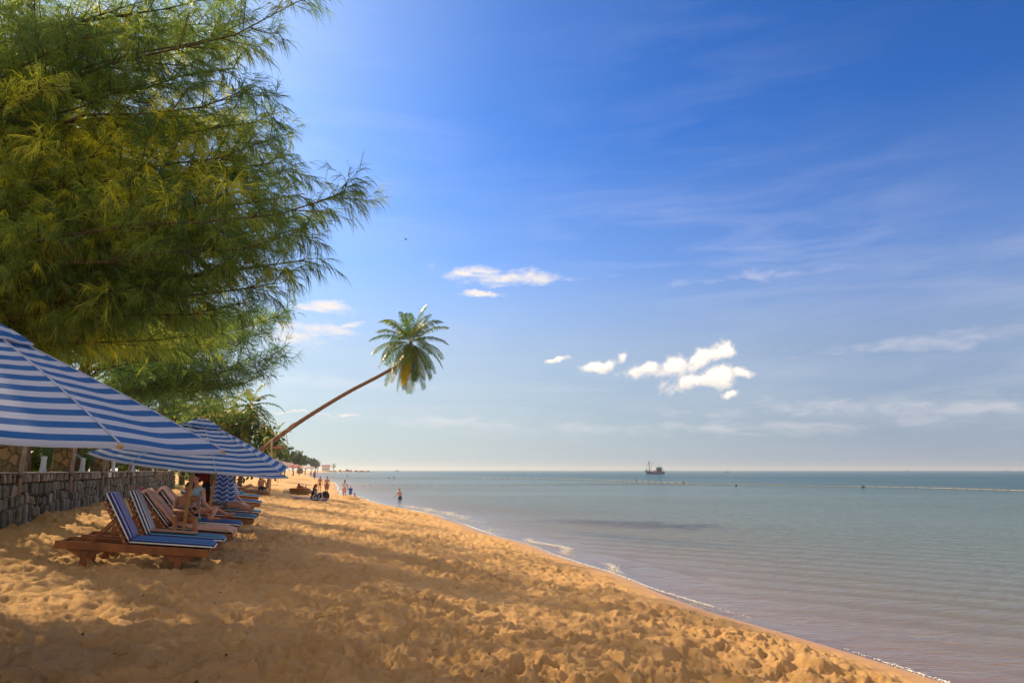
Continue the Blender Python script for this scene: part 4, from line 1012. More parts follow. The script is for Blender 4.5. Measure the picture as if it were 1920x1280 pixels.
def lounger(label, head, foot, zg, ang=57, sb=S2b, ss=S2s, cush=True, backL=.72, wood=LW):
    head, foot = Vector(head), Vector(foot); c = (head+foot)/2; L = (foot-head).length; rz = math.atan2(foot.y-head.y, foot.x-head.x)
    root = empty('sun_lounger', (c.x, c.y, zg), rz, label, 'sun lounger', 'wooden sun loungers under the umbrellas'); root.rotation_euler = (0, TILT, rz)
    h = .26; Wd = .64; x0 = -L/2
    for s in (-1, 1):
        mb = MB(); mb.box((0, s*Wd/2, h-.055), (L, .04, .115)); mb.build('side_rail', wood, root, bevel=.006)
    for x in (x0+.03, L/2-.03):
        mb = MB(); mb.box((x, 0, h-.06), (.035, Wd-.045, .09)); mb.build('cross_rail', wood, root, bevel=.004)
    hx = x0+.43*L
    for sx in (x0+.40, L/2-.42):
        for s in (-1, 1):
            mb = MB(); mb.box((sx, s*(Wd/2-.048), (h-.06)/2-.06), (.095, .052, h-.0+.03)); lg = mb.build('leg', wood, root, bevel=.005)
            mb = MB()
            for q in (-1, 1):
                mb.prism([(0, 0), (q*.20, 0), (0, -.11)][::(1 if q > 0 else -1)], lambda x, y, z: Vector((sx+x+q*.05, s*(Wd/2-.045)+z, h-.115+y)), .035)
            mb.build('bracket', wood, lg)
    mb = MB(); x = hx
    while x < L/2-.08:
        mb.box((x+.04, 0, h-.012), (.065, Wd-.046, .018)); x += .095
    mb.build('seat_slats', LWd, root)
    bk = bpy.data.objects.new('backrest', None); 
    a = R(ang); M = Matrix.Rotation(a-math.pi, 3, 'Y')
    def B(u, y, w): return Vector((hx-math.cos(a)*u-math.sin(a)*w*-1*-1, y, h+.0+math.sin(a)*u-math.cos(a)*w*1*-1*-1)) if False else Vector((hx-math.cos(a)*u+math.sin(a)*w, y, h+math.sin(a)*u+math.cos(a)*w))
    bpy.data.objects.remove(bk)
    mb = MB()
    for s in (-1, 1): mb.beam(B(0, s*.25, 0), B(backL, s*.25, 0), .045, .05, (math.sin(a), 0, math.cos(a)))
    br = mb.build('backrest', wood, root, bevel=.004)
    mb = MB()
    for k in range(8): q = .05+(backL-.08)*k/7; mb.beam(B(q, -.28, .028), B(q, .28, .028), .05, .014, (math.sin(a), 0, math.cos(a)))
    nf_ = len(mb.f)
    for k in range(8): mb.ell(B(.05+(backL-.08)*k/7, -.276, .0), .009, None, 6, 4)
    bs = mb.build('back_slats', LWd, br); bs.data.materials.append(PIP)
    for p_ in bs.data.polygons: p_.material_index = 1 if p_.index >= nf_ else 0
    for s in (-1, 1):
        mb = MB(); mb.beam(B(backL*.55, s*.21, -.01), (hx-.52, s*.21, h-.06), .04, .03); mb.build('prop', wood, root, bevel=.003)
    mb = MB(); mb.beam((hx-.52, -.30, h-.06), (hx-.52, .30, h-.06), .035, .035); mb.build('prop_bar', wood, root)
    if cush:
        Ls = L/2-hx+.0; o = cushion(Ls, .58, .085, 'seat_cushion', ss, root); o.location = (hx+Ls/2+.05, 0, h+.012)
        o = cushion(backL+.06, .58, .095, 'back_cushion', sb, root); pc = B((backL+.06)/2+.02, 0, .04); o.location = pc; o.rotation_euler = (0, -(math.pi-a) + math.pi, 0)
        o.rotation_euler = (0, a, 0)
    return root, B, hx, L, h
def LP(px, py, Yd, zg=None):
    p = P(px, py, Yd); return p
def ends(pl, pr_, Yl, Yr): a = P(*pl, Yl); b = P(*pr_, Yr); return a, b
LG = {}
specs = [ # key, head px, depth, foot px, depth, label, back angle
 (1, 110, 0, 397, 11.2, 'nearest sun lounger, with a plain blue seat cushion and violet striped back cushion', 57, S1b, S1s),
 (2, 152, 0, 415, 12.3, 'second nearest sun lounger, with a bold navy and white striped back cushion', 60, S2b, S2s),
 (3, 208, 0, 434, 14.1, 'third sun lounger, draped in a peach towel, where the woman with the phone sits', 47, S2b, S1s),
 (4, 245, 0, 446, 15.7, 'fourth sun lounger with a towel over its raised back, holding the person leaning forward', 47, S2b, S1s),
 (5, 292, 0, 474, 17.9, 'fifth sun lounger, with white and navy cushion edge under outstretched bare legs', 35, S2b, S2s),
 (6, 322, 0, 482, 20.2, 'sixth sun lounger, under the person wrapped in a striped towel', 35, S1b, S2s),
 (7, 345, 0, 484, 25.5, 'seventh sun lounger with a violet striped cushion, empty', 25, S1b, S1s),
 (8, 362, 0, 480, 31, 'eighth sun lounger with a rolled blue pillow, before the far bench lounger', 25, S2b, S2s)]
for (k, hx_, hy_, fx_, fy_, lab, ang_, sb, ss) in specs:
    ft = P(fx_, 990, fy_); hd = ft-Vector((.945, .327, 0))*2.08; zg = (H(hd.x, hd.y)+H(ft.x, ft.y))/2+.075
    LG[k] = lounger(lab, (hd.x, hd.y), (ft.x, ft.y), zg, ang_, sb, ss)+(zg,)
print('lounger ground', [(k, v[-1], v[3]) for k, v in LG.items()])
# towels draped over the loungers
PEACH = mat('peach_towel', (.72, .44, .33), .95, .15, 6, .006, 60); PINK = mat('pink_towel', (.76, .48, .43), .95, .15, 6, .006, 60)
def drape(label, root, path, W_, m, name='towel'):
    """cloth following a path of (x, z) in the lounger's own frame"""
    V = []; Fc = []; n = 12; pts = []
    for i in range(len(path)-1):
        for q in range(5): u = q/5; pts.append((path[i][0]*(1-u)+path[i+1][0]*u, path[i][1]*(1-u)+path[i+1][1]*u))
    pts.append(path[-1]); k = len(pts)
    for i, (x, z) in enumerate(pts):
        for j in range(n+1):
            u = j/n*2-1; ov = max(0, abs(u)-.86)/.14
            V.append(Vector((x+.008*math.sin(i*1.3+j), u*W_/2+.01*math.sin(i*.9), z+.008*math.sin(u*8+i*.7)+.006*math.sin(i*2.1)-ov*.07)))
    for i in range(k-1):
        for j in range(n): q = i*(n+1)+j; Fc.append((q, q+1, q+n+2, q+n+1))
    M = root.matrix_basis.copy(); me = bpy.data.meshes.new(name); me.from_pydata([tuple(v) for v in V], [], Fc); me.polygons.foreach_set('use_smooth', [True]*len(me.polygons))
    o = link(name, me, None, m); o.location = root.location; o.rotation_euler = root.rotation_euler; s = o.modifiers.new('thick', 'SOLIDIFY'); s.thickness = .012; s.offset = 1
    tag(o, label, 'towel', 'towels on the loungers'); return o
def towel_path(k, seat=True, hang=True, backhang=.25):
    root, B, hx, L, h, zg = LG[k]; bl = .78
    p = [B(bl-backhang, 0, -.05), B(bl-.08, 0, -.045), B(bl+.07, 0, .05), B(bl+.05, 0, .17), B(bl*.5, 0, .20), B(.14, 0, .20)]
    out_ = [(q.x, q.z) for q in p]
    if seat: out_ += [(hx+.26, h+.15), (hx+.6, h+.12), (L/2-.1, h+.125), (L/2+.06, h+.09)]
    if seat and hang: out_ += [(L/2+.08, h-.02), (L/2+.05, h-.10)]
    return out_
drape('peach towel covering the third lounger from its raised back to its foot', LG[3][0], towel_path(3), .66, PEACH)
drape('peach towel hung over the raised back of the fourth lounger', LG[4][0], towel_path(4, False), .64, PINK)
# tray board on the second lounger, sandals on the third, bottle, pillow
r_, B, hx, L, h, zg = LG[2]
def onl(k, x, y, z): r0_ = LG[k][0]; return Vector(r0_.location)+r0_.rotation_euler.to_matrix() @ Vector((x, y, z))
mb = MB(); mb.box((0, 0, 0), (.72, .26, .025)); o = mb.build('wooden_board', mat('board_wood', (.45, .24, .15), .5, .25, 6), bevel=.005); o.location = onl(2, hx+.42, -.14, h+.13); o.rotation_euler = LG[2][0].rotation_euler.copy()
tag(o, 'flat pale wooden board lying on the seat of the second lounger', 'board')
PK = mat('magenta_rubber', (.5, .02, .10), .5, .1)
for s in (-1, 1):
    q = LG[3][1](.84, s*.12, -.02); o = empty('sandal', onl(3, q.x, q.y, q.z), LG[3][0].rotation_euler.z, 'magenta sandal hooked on top of the third lounger back, %s one' % ('nearer' if s < 0 else 'farther'), 'sandal', 'magenta sandals')
    mb = MB(); mb.prism([(.035*math.cos(a_)*(1+.15*math.sin(a_)), .11*math.sin(a_)) for a_ in [i*math.pi/8 for i in range(16)]], lambda x, y, z: Vector((z, x, y+.02)), .018); mb.build('sole', PK, o)
    mb = MB(); mb.tube([(.01, -.035, 0), (.03, -.02, .04), (.035, 0, .06), (.03, .02, .04), (.01, .035, 0)], .006, 6); mb.build('strap', PK, o)
bp_ = onl(3, .40, -.12, LG[3][4]+.125); o = empty('bottle', (bp_.x, bp_.y, bp_.z), 0, 'small green and clear drink bottle beside the seated woman', 'bottle')
mb = MB(); mb.lathe((0, 0, 0), [(.03, 0), (.033, .02), (.033, .13), (.015, .17), (.014, .19)], 14); mb.build('body', mat('green_bottle', (.12, .42, .28), .15, .1), o, smooth=True)
mb = MB(); mb.lathe((0, 0, .19), [(.016, 0), (.016, .02)], 12); mb.build('lid', mat('white_piping', (.7, .7, .7)), o)
mb = MB(); mb.lathe((0, 0, .05), [(.034, 0), (.034, .05)], 14); mb.build('wrapper', mat('dark_wrap', (.03, .05, .12), .5, .1), o)
o = MB().ell((0, 0, 0), (.22, .09, .07), None, 16, 10).build('pillow', S2s, smooth=True); o.location = onl(8, LG[8][2]+.35, 0, .26+.15); tag(o, 'rolled blue pillow on the eighth lounger', 'pillow')
# far thatched bench lounger with two people and a metal frame stand
hd = P(425, 900, 42); ft = P(503, 900, 43)
LGX = lounger('far low lounger with a brown padded top, under a person in black shorts', (hd.x, hd.y), (ft.x, ft.y), H(ft.x, ft.y), 20, mat('brown_pad', (.22, .15, .09), .9, .2), mat('brown_pad', (.22, .15, .09)))
LG[9] = LGX+(H(ft.x, ft.y),)
IR = mat('dark_iron', (.05, .045, .04))
g0, g1 = G(506, 909), G(533, 908); g1 = Vector((g0.x+.82, g0.y+.2, H(g0.x+.82, g0.y)))
o = empty('metal_frame', ((g0.x+g1.x)/2, (g0.y+g1.y)/2, H((g0.x+g1.x)/2, g0.y)), 0, 'thin dark metal frame with two uprights standing on the sand past the umbrella tip', 'frame stand')
w_ = .41
for s in (-1, 1): mb = MB(); mb.tube([(s*w_, 0, -.02), (s*w_, 0, .95)], .018, 6); mb.build('upright', IR, o); 
mb = MB(); mb.tube([(-w_-.1, 0, .04), (w_+.1, 0, .04)], .02, 6); mb.build('foot_bar', IR, o)
mb = MB(); mb.tube([(-w_, 0, .95), (w_, 0, .95)], .018, 6); mb.build('top_bar', IR, o)
# ---------------------------------------------------------------- people
def skin(name, c): return mat(name, c, .55, .12, 9, .001, 60)
SK1, SK2, SK3 = skin('tanned_skin', (.42, .20, .11)), skin('pink_skin', (.55, .27, .20)), skin('light_skin', (.52, .30, .20))
HAIR = mat('dark_hair', (.015, .010, .008), .6, .3, 40, .004, 60); GREY = mat('grey_hair', (.25, .2, .17), .8, .3, 40)
EYE_ = mat('eye', (.02, .015, .01), .3, 0.1); LIP = mat('lips', (.35, .10, .08), .5, .1)
def lerp(a, b, u): return Vector(a).lerp(Vector(b), u)
class Fig:
    """joints in metres in the thing's own frame; S = height / 1.7"""
    def __init__(s, J, S=1.0, fat=1.0): s.J = {k: Vector(v) for k, v in J.items()}; s.S = S; s.f = fat
    def frame(s):
        up = (s.J['neck']-s.J['pelvis']).normalized(); r = (s.J['shR']-s.J['shL']); r = (r-up*r.dot(up)).normalized(); fwd = up.cross(r)
        return Matrix((r, fwd, up)).transposed(), r, fwd, up
    def body(s, hands=True, curl=.5):
        J, S, f = s.J, s.S, s.f; mb = MB(); M, r, fwd, up = s.frame()
        ch = lerp(J['pelvis'], J['neck'], .66); wa = lerp(J['pelvis'], J['neck'], .34); pe = lerp(J['pelvis'], J['neck'], .06)
        mb.ell(ch, (.150*S*f, .105*S*f, .17*S), M, 16, 10); mb.ell(wa, (.120*S*f, .09*S*f, .15*S), M, 16, 10); mb.ell(pe, (.150*S*f, .108*S*f, .12*S), M, 16, 10)
        mb.cap(lerp(J['shL'], J['shR'], .12), lerp(J['shL'], J['shR'], .88), .06*S, .06*S)
        hd = J['head']; mb.cap(J['neck']-up*.05*S, lerp(J['neck'], hd, .6), .056*S, .050*S)
        # head: skull, jaw, nose, ears
        hz = (hd-J['neck']).normalized()
        hf = s.J.get('face', fwd); hf = Vector(hf); hf = (hf-hz*hf.dot(hz)).normalized(); hr = hf.cross(hz)
        HM = Matrix((hr, hf, hz)).transposed(); s.HM = HM
        mb.ell(hd+HM@Vector((0, -.01, .02))*S, (.074*S, .092*S, .098*S), HM, 16, 12); mb.ell(hd+HM@Vector((0, .028, -.055))*S, (.052*S, .055*S, .058*S), HM, 12, 8)
        mb.cap(hd+HM@Vector((0, .078, .005))*S, hd+HM@Vector((0, .102, -.028))*S, .010*S, .016*S, 8)
        for q in (-1, 1): mb.ell(hd+HM@Vector((q*.074, -.005, -.005))*S, (.012*S, .022*S, .032*S), HM, 8, 6)
        for q in ('L', 'R'):
            mb.cap(J['sh'+q], J['el'+q], .047*S, .036*S); mb.cap(J['el'+q], J['wr'+q], .037*S, .025*S); mb.ell(lerp(J['el'+q], J['wr'+q], .28), (.04*S,)*3, None, 10, 8)
            mb.cap(lerp(J['pelvis'], J['hip'+q], .9), J['kn'+q], .083*S*f, .052*S); mb.cap(J['kn'+q], J['an'+q], .050*S, .034*S); mb.ell(lerp(J['kn'+q], J['an'+q], .3)-s.sh(q)*.02*S, (.053*S,)*3, None, 10, 8)
            an = J['an'+q]; to = J['to'+q]; mb.cap(an-(to-an).normalized()*.04*S, lerp(an, to, .8), .036*S, .030*S, 10); mb.cap(lerp(an, to, .75), to, .034*S, .022*S, 10)
            # hand with palm, four fingers, thumb
            w = J['wr'+q]; d = (w-J['el'+q]).normalized(); d = Vector(J.get('hd'+q, d)).normalized(); side = d.cross(fwd if abs(d.dot(fwd)) < .9 else up).normalized(); pn = side.cross(d)
            if hands:
                HM2 = Matrix((side, pn, d)).transposed()
                mb.ell(w+d*.05*S, (.040*S, .017*S, .052*S), HM2, 10, 8)
                for k in range(4):
                    a = w+d*.085*S+side*(.028-.0185*k)*S; ln = (.060, .072, .068, .052)[k]*S; b = a+d*ln*.55+pn*ln*.25*curl; c = b+d*ln*.5*(1-curl*.6)+pn*ln*.6*curl
                    mb.cap(a, b, .0095*S, .009*S, 6); mb.cap(b, c, .009*S, .0075*S, 6)
                a = w+d*.03*S+side*.034*S; b = a+(d*.6+side*.7).normalized()*.04*S; mb.cap(a, b, .012*S, .0105*S, 6); mb.cap(b, b+(d*.9+side*.1+pn*.4*curl).normalized()*.032*S, .0105*S, .009*S, 6)
        return mb
    def sh(s, q):
        J = s.J; a = (J['kn'+q]-J['hip'+q]).normalized(); b = (J['an'+q]-J['kn'+q]).normalized(); v = a-b
        return v.normalized() if v.length > .15 else Vector((0, 1, 0))
    def hair(s, kind='short'):
        mb = MB(); J, S = s.J, s.S; hd, HM = J['head'], s.HM
        mb.ell(hd+HM@Vector((0, -.024, .034))*S, (.083*S, .092*S, .096*S), HM, 16, 12)
        if kind in ('bun',): mb.ell(hd+HM@Vector((0, -.11, .06))*S, (.04*S,)*3, None, 10, 8)
        if kind in ('long', 'tail'):
            w = .055 if kind == 'long' else .03
            mb.cap(hd+HM@Vector((0, -.07, .0))*S, hd+HM@Vector((0, -.10, -.26))*S+Vector((0, 0, -.02)), w*S, w*.6*S, 10)
            if kind == 'long':
                for q in (-1, 1): mb.cap(hd+HM@Vector((q*.06, -.03, .0))*S, hd+HM@Vector((q*.06, -.06, -.2))*S, .028*S, .02*S, 8)
        if kind == 'hat':
            mb = MB(); mb.lathe(hd+HM@Vector((0, -.01, .06))*S, [(.20*S, 0), (.19*S, .012*S), (.085*S, .02*S), (.08*S, .09*S), (.02*S, .1*S)], 18, HM)
        return mb
def person(label, origin, J, S=1.0, skin_=SK1, hair='short', hairm=None, clothes=(), fat=1.0, vox=.011, rz=0., curl=.5, group=None):
    root = empty('person', origin, rz, label, 'person', group)
    fg = Fig(J, S, fat); me = remeshed(fg.body(curl=curl), vox, 3); me.name = 'body'; link('body', me, root, skin_)
    if hair:
        me = remeshed(fg.hair(hair), vox, 2) if hair != 'hat' else fg.hair(hair).mesh('hat'); link('hat' if hair == 'hat' else 'hair', me, root, hairm or HAIR)
    if vox < .012:
        for q in (-1, 1):
            mb = MB(); mb.ell(fg.J['head']+fg.HM@Vector((q*.03, .072, .008))*S, .011*S, None, 8, 6); mb.build('eye', EYE_, root, smooth=True)
        mb = MB(); mb.ell(fg.J['head']+fg.HM@Vector((0, .080, -.052))*S, (.024*S, .008*S, .008*S), fg.HM, 10, 6); mb.build('mouth', LIP, root, smooth=True)
    for (nm, fn, m_) in clothes:
        mb = MB(); fn(mb, fg); me = remeshed(mb, max(vox, .010), 2); me.name = nm; link(nm, me, root, m_)
    return root, fg
# garments: slightly larger than the body underneath
def top_(sl=.0, e=.014, lo=.2, hem=0.):
    def f(mb, g):
        J, S, q = g.J, g.S, g.f; M, r, fw, up = g.frame()
        ch = lerp(J['pelvis'], J['neck'], .66); wa = lerp(J['pelvis'], J['neck'], .34)
        mb.ell(ch, (.150*S*q+e, .105*S*q+e, .17*S), M, 16, 10); mb.ell(wa-up*hem, (.135*S*q+e, .1*S*q+e, .15*S+hem), M, 16, 10)
        mb.cap(lerp(J['shL'], J['shR'], .1), lerp(J['shL'], J['shR'], .9), .062*S+e*.5, .062*S+e*.5)
        if sl:
            for k in 'LR': mb.cap(J['sh'+k], lerp(J['sh'+k], J['el'+k], sl), .05*S+e, .05*S+e)
    return f
def shorts_(u=.55, e=.018):
    def f(mb, g):
        J, S, q = g.J, g.S, g.f; M, r, fw, up = g.frame(); pe = lerp(J['pelvis'], J['neck'], .08)
        mb.ell(pe, (.150*S*q+e, .108*S*q+e, .115*S), M, 16, 10)
        for k in 'LR': mb.cap(J['hip'+k], lerp(J['hip'+k], J['kn'+k], u), .085*S*q+e, .075*S*q+e)
    return f
def brief_(e=.012):
    def f(mb, g):
        J, S, q = g.J, g.S, g.f; M, r, fw, up = g.frame(); pe = lerp(J['pelvis'], J['neck'], .02); mb.ell(pe, (.150*S*q+e, .108*S*q+e, .085*S), M, 16, 10)
    return f
def bra_(e=.008):
    def f(mb, g):
        J, S, q = g.J, g.S, g.f; M, r, fw, up = g.frame(); ch = lerp(J['pelvis'], J['neck'], .62); mb.ell(ch, (.150*S*q+e, .105*S*q+e, .052*S), M, 16, 10)
    return f
def dress_(low=.9, e=.03):
    def f(mb, g):
        J, S = g.J, g.S; top_(.3, e)(mb, g)
        for k in 'LR': mb.cap(J['hip'+k], lerp(J['hip'+k], J['kn'+k], low), .12*S+e, .10*S+e)
        mb.cap(J['pelvis'], lerp(J['knL'], J['knR'], .5)*.6+J['pelvis']*.4, .14*S, .12*S)
    return f
def stand_J(S=1., step=.12, armL=(.0, .0), armR=(.0, .0), lean=0., bend=0.):
    """a standing or walking body facing +Y; step = half stride; arm = (forward swing, sideways)"""
    h = lambda v: v*S
    J = {'pelvis': (0, 0, h(.93)), 'neck': (0, h(.02+lean), h(1.43)), 'head': (0, h(.05+lean*1.2), h(1.60)), 'shL': (-h(.185), h(.01+lean), h(1.39)), 'shR': (h(.185), h(.01+lean), h(1.39)),
         'hipL': (-h(.09), 0, h(.88)), 'hipR': (h(.09), 0, h(.88)), 'knL': (-h(.095), h(step*.75+.03), h(.48)), 'knR': (h(.095), h(-step*.35+.03), h(.48)),
         'anL': (-h(.095), h(step), h(.075)), 'anR': (h(.095), h(-step*1.1), h(.085+abs(step)*.25)), 'toL': (-h(.11), h(step+.17), h(.025)), 'toR': (h(.11), h(-step*1.1+.16), h(.025))}
    for q, sg, a in (('L', -1, armL), ('R', 1, armR)):
        J['el'+q] = (sg*h(.22+a[1]*.6), h(.0+lean+a[0]*.6-.02), h(1.11+abs(a[0])*.08)); J['wr'+q] = (sg*h(.23+a[1]), h(.06+lean+a[0]*1.3), h(.87+abs(a[0])*.35))
    return J
def at_px(px, py): p = G(px, py); return p
def size_for(p, pxh): dep_ = p.y*CP+(p.z-EYE)*SP; return pxh*dep_/F
col_ = lambda n, c: mat(n, c, .85, .15, 12, .002, 50)
BIK = stripemat('bikini_teal', (.02, .16, .26), (.45, .6, .7), 0, .022, .5)
# --- woman sitting sideways on the third lounger, looking at her phone
wo = P(345, 985, 13.45); O = Vector((wo.x, wo.y, LG[3][5])); q = lambda x, y, d: P(x, y, d+2.45)-O
J = {'pelvis': q(346, 969, 11.28), 'neck': q(350, 929, 11.12), 'head': q(355, 914, 10.98), 'face': (.15, -.9, -.55), 'shL': q(371, 934, 11.12), 'shR': q(332, 935, 11.20),
     'elL': q(372, 956, 10.95), 'elR': q(326, 957, 11.02), 'wrL': q(366, 961, 10.78), 'wrR': q(352, 959, 10.80), 'hdL': (-.75, -.25, .15), 'hdR': (.85, -.2, .0),
     'hipL': q(357, 972, 11.25), 'hipR': q(337, 972, 11.27), 'knL': q(366, 972, 10.86), 'knR': q(328, 970, 10.90)}
zg = LG[3][5]
for k in 'LR':
    kn = J['kn'+k]; J['an'+k] = Vector((kn.x+(.02 if k == 'L' else .01), kn.y+.06, H(kn.x+O.x, kn.y+O.y)-O.z+.06)); J['to'+k] = J['an'+k]+Vector((.02, -.18, -.04))
wA, fA = person('tanned woman in a teal bikini sitting on the third lounger, bent over a phone', O, J, .98, SK1, 'bun', clothes=[('bikini_top', bra_(), BIK), ('bikini_bottom', brief_(), col_('black_swim', (.015, .015, .02)))], vox=.009, fat=1.08)
for k in 'LR':
    mb = MB(); M, r, fw, up = fA.frame(); s_ = fA.J['sh'+k]; c_ = lerp(fA.J['shL'], fA.J['shR'], .3 if k == 'L' else .7)
    ch = lerp(fA.J['pelvis'], fA.J['neck'], .66); mb.tube([ch+fw*.112+(s_-c_)*.9, c_+up*.058+fw*.03, ch-fw*.10+(s_-c_)*.9], .007, 6); mb.build('strap', HAIR, wA)
ph = lerp(fA.J['wrL'], fA.J['wrR'], .45)+Vector((0, -.03, .03)); mb = MB(); mb.box((0, 0, 0), (.075, .15, .009)); o = mb.build('phone', mat('phone_glass', (.01, .01, .012), .1, 0), bevel=.003); o.location = ph+O; o.rotation_euler = (R(35), 0, R(70)); tag(o, 'dark phone held by the woman in the teal bikini', 'phone')
# --- person on the fourth lounger, bent forward, knees drawn up
O = Vector((P(372, 960, 15.35).x, 15.35, LG[4][5])); q = lambda x, y, d: P(x, y, d+2.75)-O
J = {'pelvis': q(362, 957, 12.75), 'neck': q(370, 911, 12.62), 'head': q(366, 897, 12.55), 'face': (.1, -.85, -.35), 'shL': q(381, 918, 12.66), 'shR': q(357, 919, 12.60),
     'elL': q(383, 942, 12.40), 'elR': q(360, 945, 12.36), 'wrL': q(395, 954, 12.20), 'wrR': q(384, 955, 12.15), 'hdL': (.6, -.5, -.3), 'hdR': (.8, -.3, -.2),
     'hipL': q(372, 960, 12.8), 'hipR': q(366, 961, 12.6), 'knL': q(403, 952, 12.75), 'knR': q(404, 955, 12.25), 'anL': q(428, 966, 12.55), 'anR': q(396, 972, 12.1), 'toL': q(440, 962, 12.5), 'toR': q(412, 972, 12.05)}
person('person with dark tied hair and light blue top leaning forward on the fourth lounger', O, J, .98, SK2, 'bun', clothes=[('top', top_(0, .008), col_('light_blue', (.30, .48, .62))), ('shorts', shorts_(.25, .012), col_('black_swim', (.015, .015, .02)))], vox=.010)
# --- person lying on the fifth lounger with bare legs stretched out
lr = LG[5][0]; O = Vector(lr.location); LMx = lr.rotation_euler.to_matrix(); q = lambda x, y, z: LMx@Vector((x, y, z))
J = {'pelvis': q(.10, 0, .50), 'neck': q(-.42, 0, .72), 'head': q(-.58, 0, .82), 'face': (.7, -.3, .6), 'shL': q(-.36, .19, .68), 'shR': q(-.36, -.19, .68), 'elL': q(-.12, .27, .5), 'elR': q(-.12, -.27, .5), 'wrL': q(.12, .24, .5), 'wrR': q(.12, -.24, .5),
     'hipL': q(.13, .09, .49), 'hipR': q(.13, -.09, .49), 'knL': q(.54, .11, .60), 'knR': q(.54, -.11, .55), 'anL': q(.92, .1, .46), 'anR': q(.93, -.12, .46), 'toL': q(.99, .13, .60), 'toR': q(1.0, -.15, .60)}
person('person lying on the fifth lounger with bare legs stretched out towards the sea', O, J, .98, SK1, 'short', clothes=[('shorts', shorts_(.4), col_('grey_shorts', (.10, .10, .12)))], vox=.010)
# --- person wrapped in a striped towel on the sixth lounger
STW = stripemat('striped_robe', (.012, .05, .20), (.60, .68, .85), 2, .05, .5)
O = Vector((P(425, 950, 19.8).x, 19.8, LG[6][5])); q = lambda x, y, d: P(x, y, d+3.0)-O
J = {'pelvis': q(425, 944, 16.9), 'neck': q(428, 908, 16.85), 'head': q(428, 896, 16.8), 'face': (.5, -.7, -.3), 'shL': q(438, 911, 16.9), 'shR': q(420, 912, 16.7),
     'elL': q(443, 928, 16.75), 'elR': q(418, 928, 16.5), 'wrL': q(457, 943, 16.5), 'wrR': q(440, 942, 16.45), 'hipL': q(430, 946, 16.95), 'hipR': q(428, 946, 16.75), 'knL': q(452, 941, 16.7), 'knR': q(450, 944, 16.45),
     'anL': q(470, 950, 16.5), 'anR': q(468, 952, 16.3), 'toL': q(477, 946, 16.45), 'toR': q(476, 948, 16.25)}
person('person wrapped in a blue and white striped towel sitting behind the closed umbrella', O, J, .95, SK3, 'short', clothes=[('towel_wrap', lambda mb, g: (top_(.75, .045, hem=.06)(mb, g), brief_(.04)(mb, g)), STW)], vox=.011)
# --- seated person seen from behind on the far bench lounger, another lying beside
pz = LG[9][5]+.34; O = Vector((P(490, 905, 42.4).x, 42.4, pz))
sitJ = lambda S: {'pelvis': (0, 0, .08*S), 'neck': (0, .06*S, .58*S), 'head': (0, .10*S, .75*S), 'shL': (-.20*S, .06*S, .53*S), 'shR': (.20*S, .06*S, .53*S), 'elL': (-.27*S, .10*S, .27*S), 'elR': (.27*S, .10*S, .27*S),
     'wrL': (-.20*S, .30*S, .15*S), 'wrR': (.20*S, .30*S, .15*S), 'hipL': (-.10*S, .02*S, .06*S), 'hipR': (.10*S, .02*S, .06*S), 'knL': (-.14*S, .43*S, .10*S), 'knR': (.14*S, .43*S, .10*S), 'anL': (-.14*S, .48*S, -.32*S), 'anR': (.14*S, .48*S, -.32*S), 'toL': (-.15*S, .65*S, -.36*S), 'toR': (.15*S, .65*S, -.36*S)}
person('dark haired person in black shorts seen from behind on the far low lounger', O, sitJ(.98), .98, SK1, 'short', clothes=[('shorts', shorts_(.5), col_('black_swim', (.015, .015, .02)))], vox=.013, rz=-.15, fat=1.05)
O = Vector((P(450, 905, 42.2).x, 42.2, pz+.02))
lieJ = {'pelvis': (.25, 0, .11), 'neck': (-.25, 0, .22), 'head': (-.42, 0, .27), 'face': (.3, -.2, 1), 'shL': (-.2, .18, .2), 'shR': (-.2, -.18, .2), 'elL': (.05, .25, .12), 'elR': (.05, -.25, .12), 'wrL': (.28, .22, .12), 'wrR': (.28, -.22, .12),
     'hipL': (.28, .09, .1), 'hipR': (.28, -.09, .1), 'knL': (.68, .10, .2), 'knR': (.68, -.10, .3), 'anL': (1.05, .1, .06), 'anR': (1.02, -.1, .06), 'toL': (1.1, .12, .2), 'toR': (1.08, -.12, .2)}
person('sunbather lying on the far low lounger behind the seated person in black shorts', O, lieJ, .98, SK3, 'hat', hairm=mat('straw', (.55, .42, .22), .9, .2), clothes=[('dress', top_(0, .02), col_('dark_top', (.03, .03, .04)))], vox=.013)
# --- people on the sand and at the waterline; feet placed where the photograph has them
def beachgoer(label, px, fy, hy, J0, skin_, hair, clothes, rz=0, hairm=None, fat=1., **kw):
    p = at_px(px, fy); S = min(1.12, max(.5, size_for(p, fy-hy)/1.72)); J = J0(S)
    return person(label, (p.x, p.y, H(p.x, p.y)-.01), J, S, skin_, hair, hairm, clothes, fat, .014, rz, **kw), p, S
beachgoer('shirtless person in patterned shorts walking away along the waterline', 612, 926.5, 893, lambda S: stand_J(S, .08, (.05, .05), (-.04, .05)), SK2, 'short', [('shorts', shorts_(.75, .03), col_('red_shorts', (.30, .14, .12)))], rz=.05, hairm=GREY, fat=1.12)
beachgoer('slim person in a dark bikini bottom walking left of the shirtless walker', 599, 922.5, 893, lambda S: stand_J(S, -.10, (-.05, .0), (.05, .02)), SK1, 'bun', [('bikini_top', bra_(.01), col_('mustard', (.35, .22, .05))), ('bikini_bottom', brief_(.012), col_('black_swim', (.015, .015, .02)))], rz=.0)
beachgoer('person in a dark red shirt and dark shorts walking alone farther up the beach', 589, 899, 878, lambda S: stand_J(S, .12, (.08, .02), (-.08, .02)), SK1, 'hat', [('shirt', top_(.5, .03), col_('red_shirt', (.30, .03, .04))), ('shorts', shorts_(.8, .03), col_('dark_blue', (.03, .04, .09)))], hairm=HAIR)
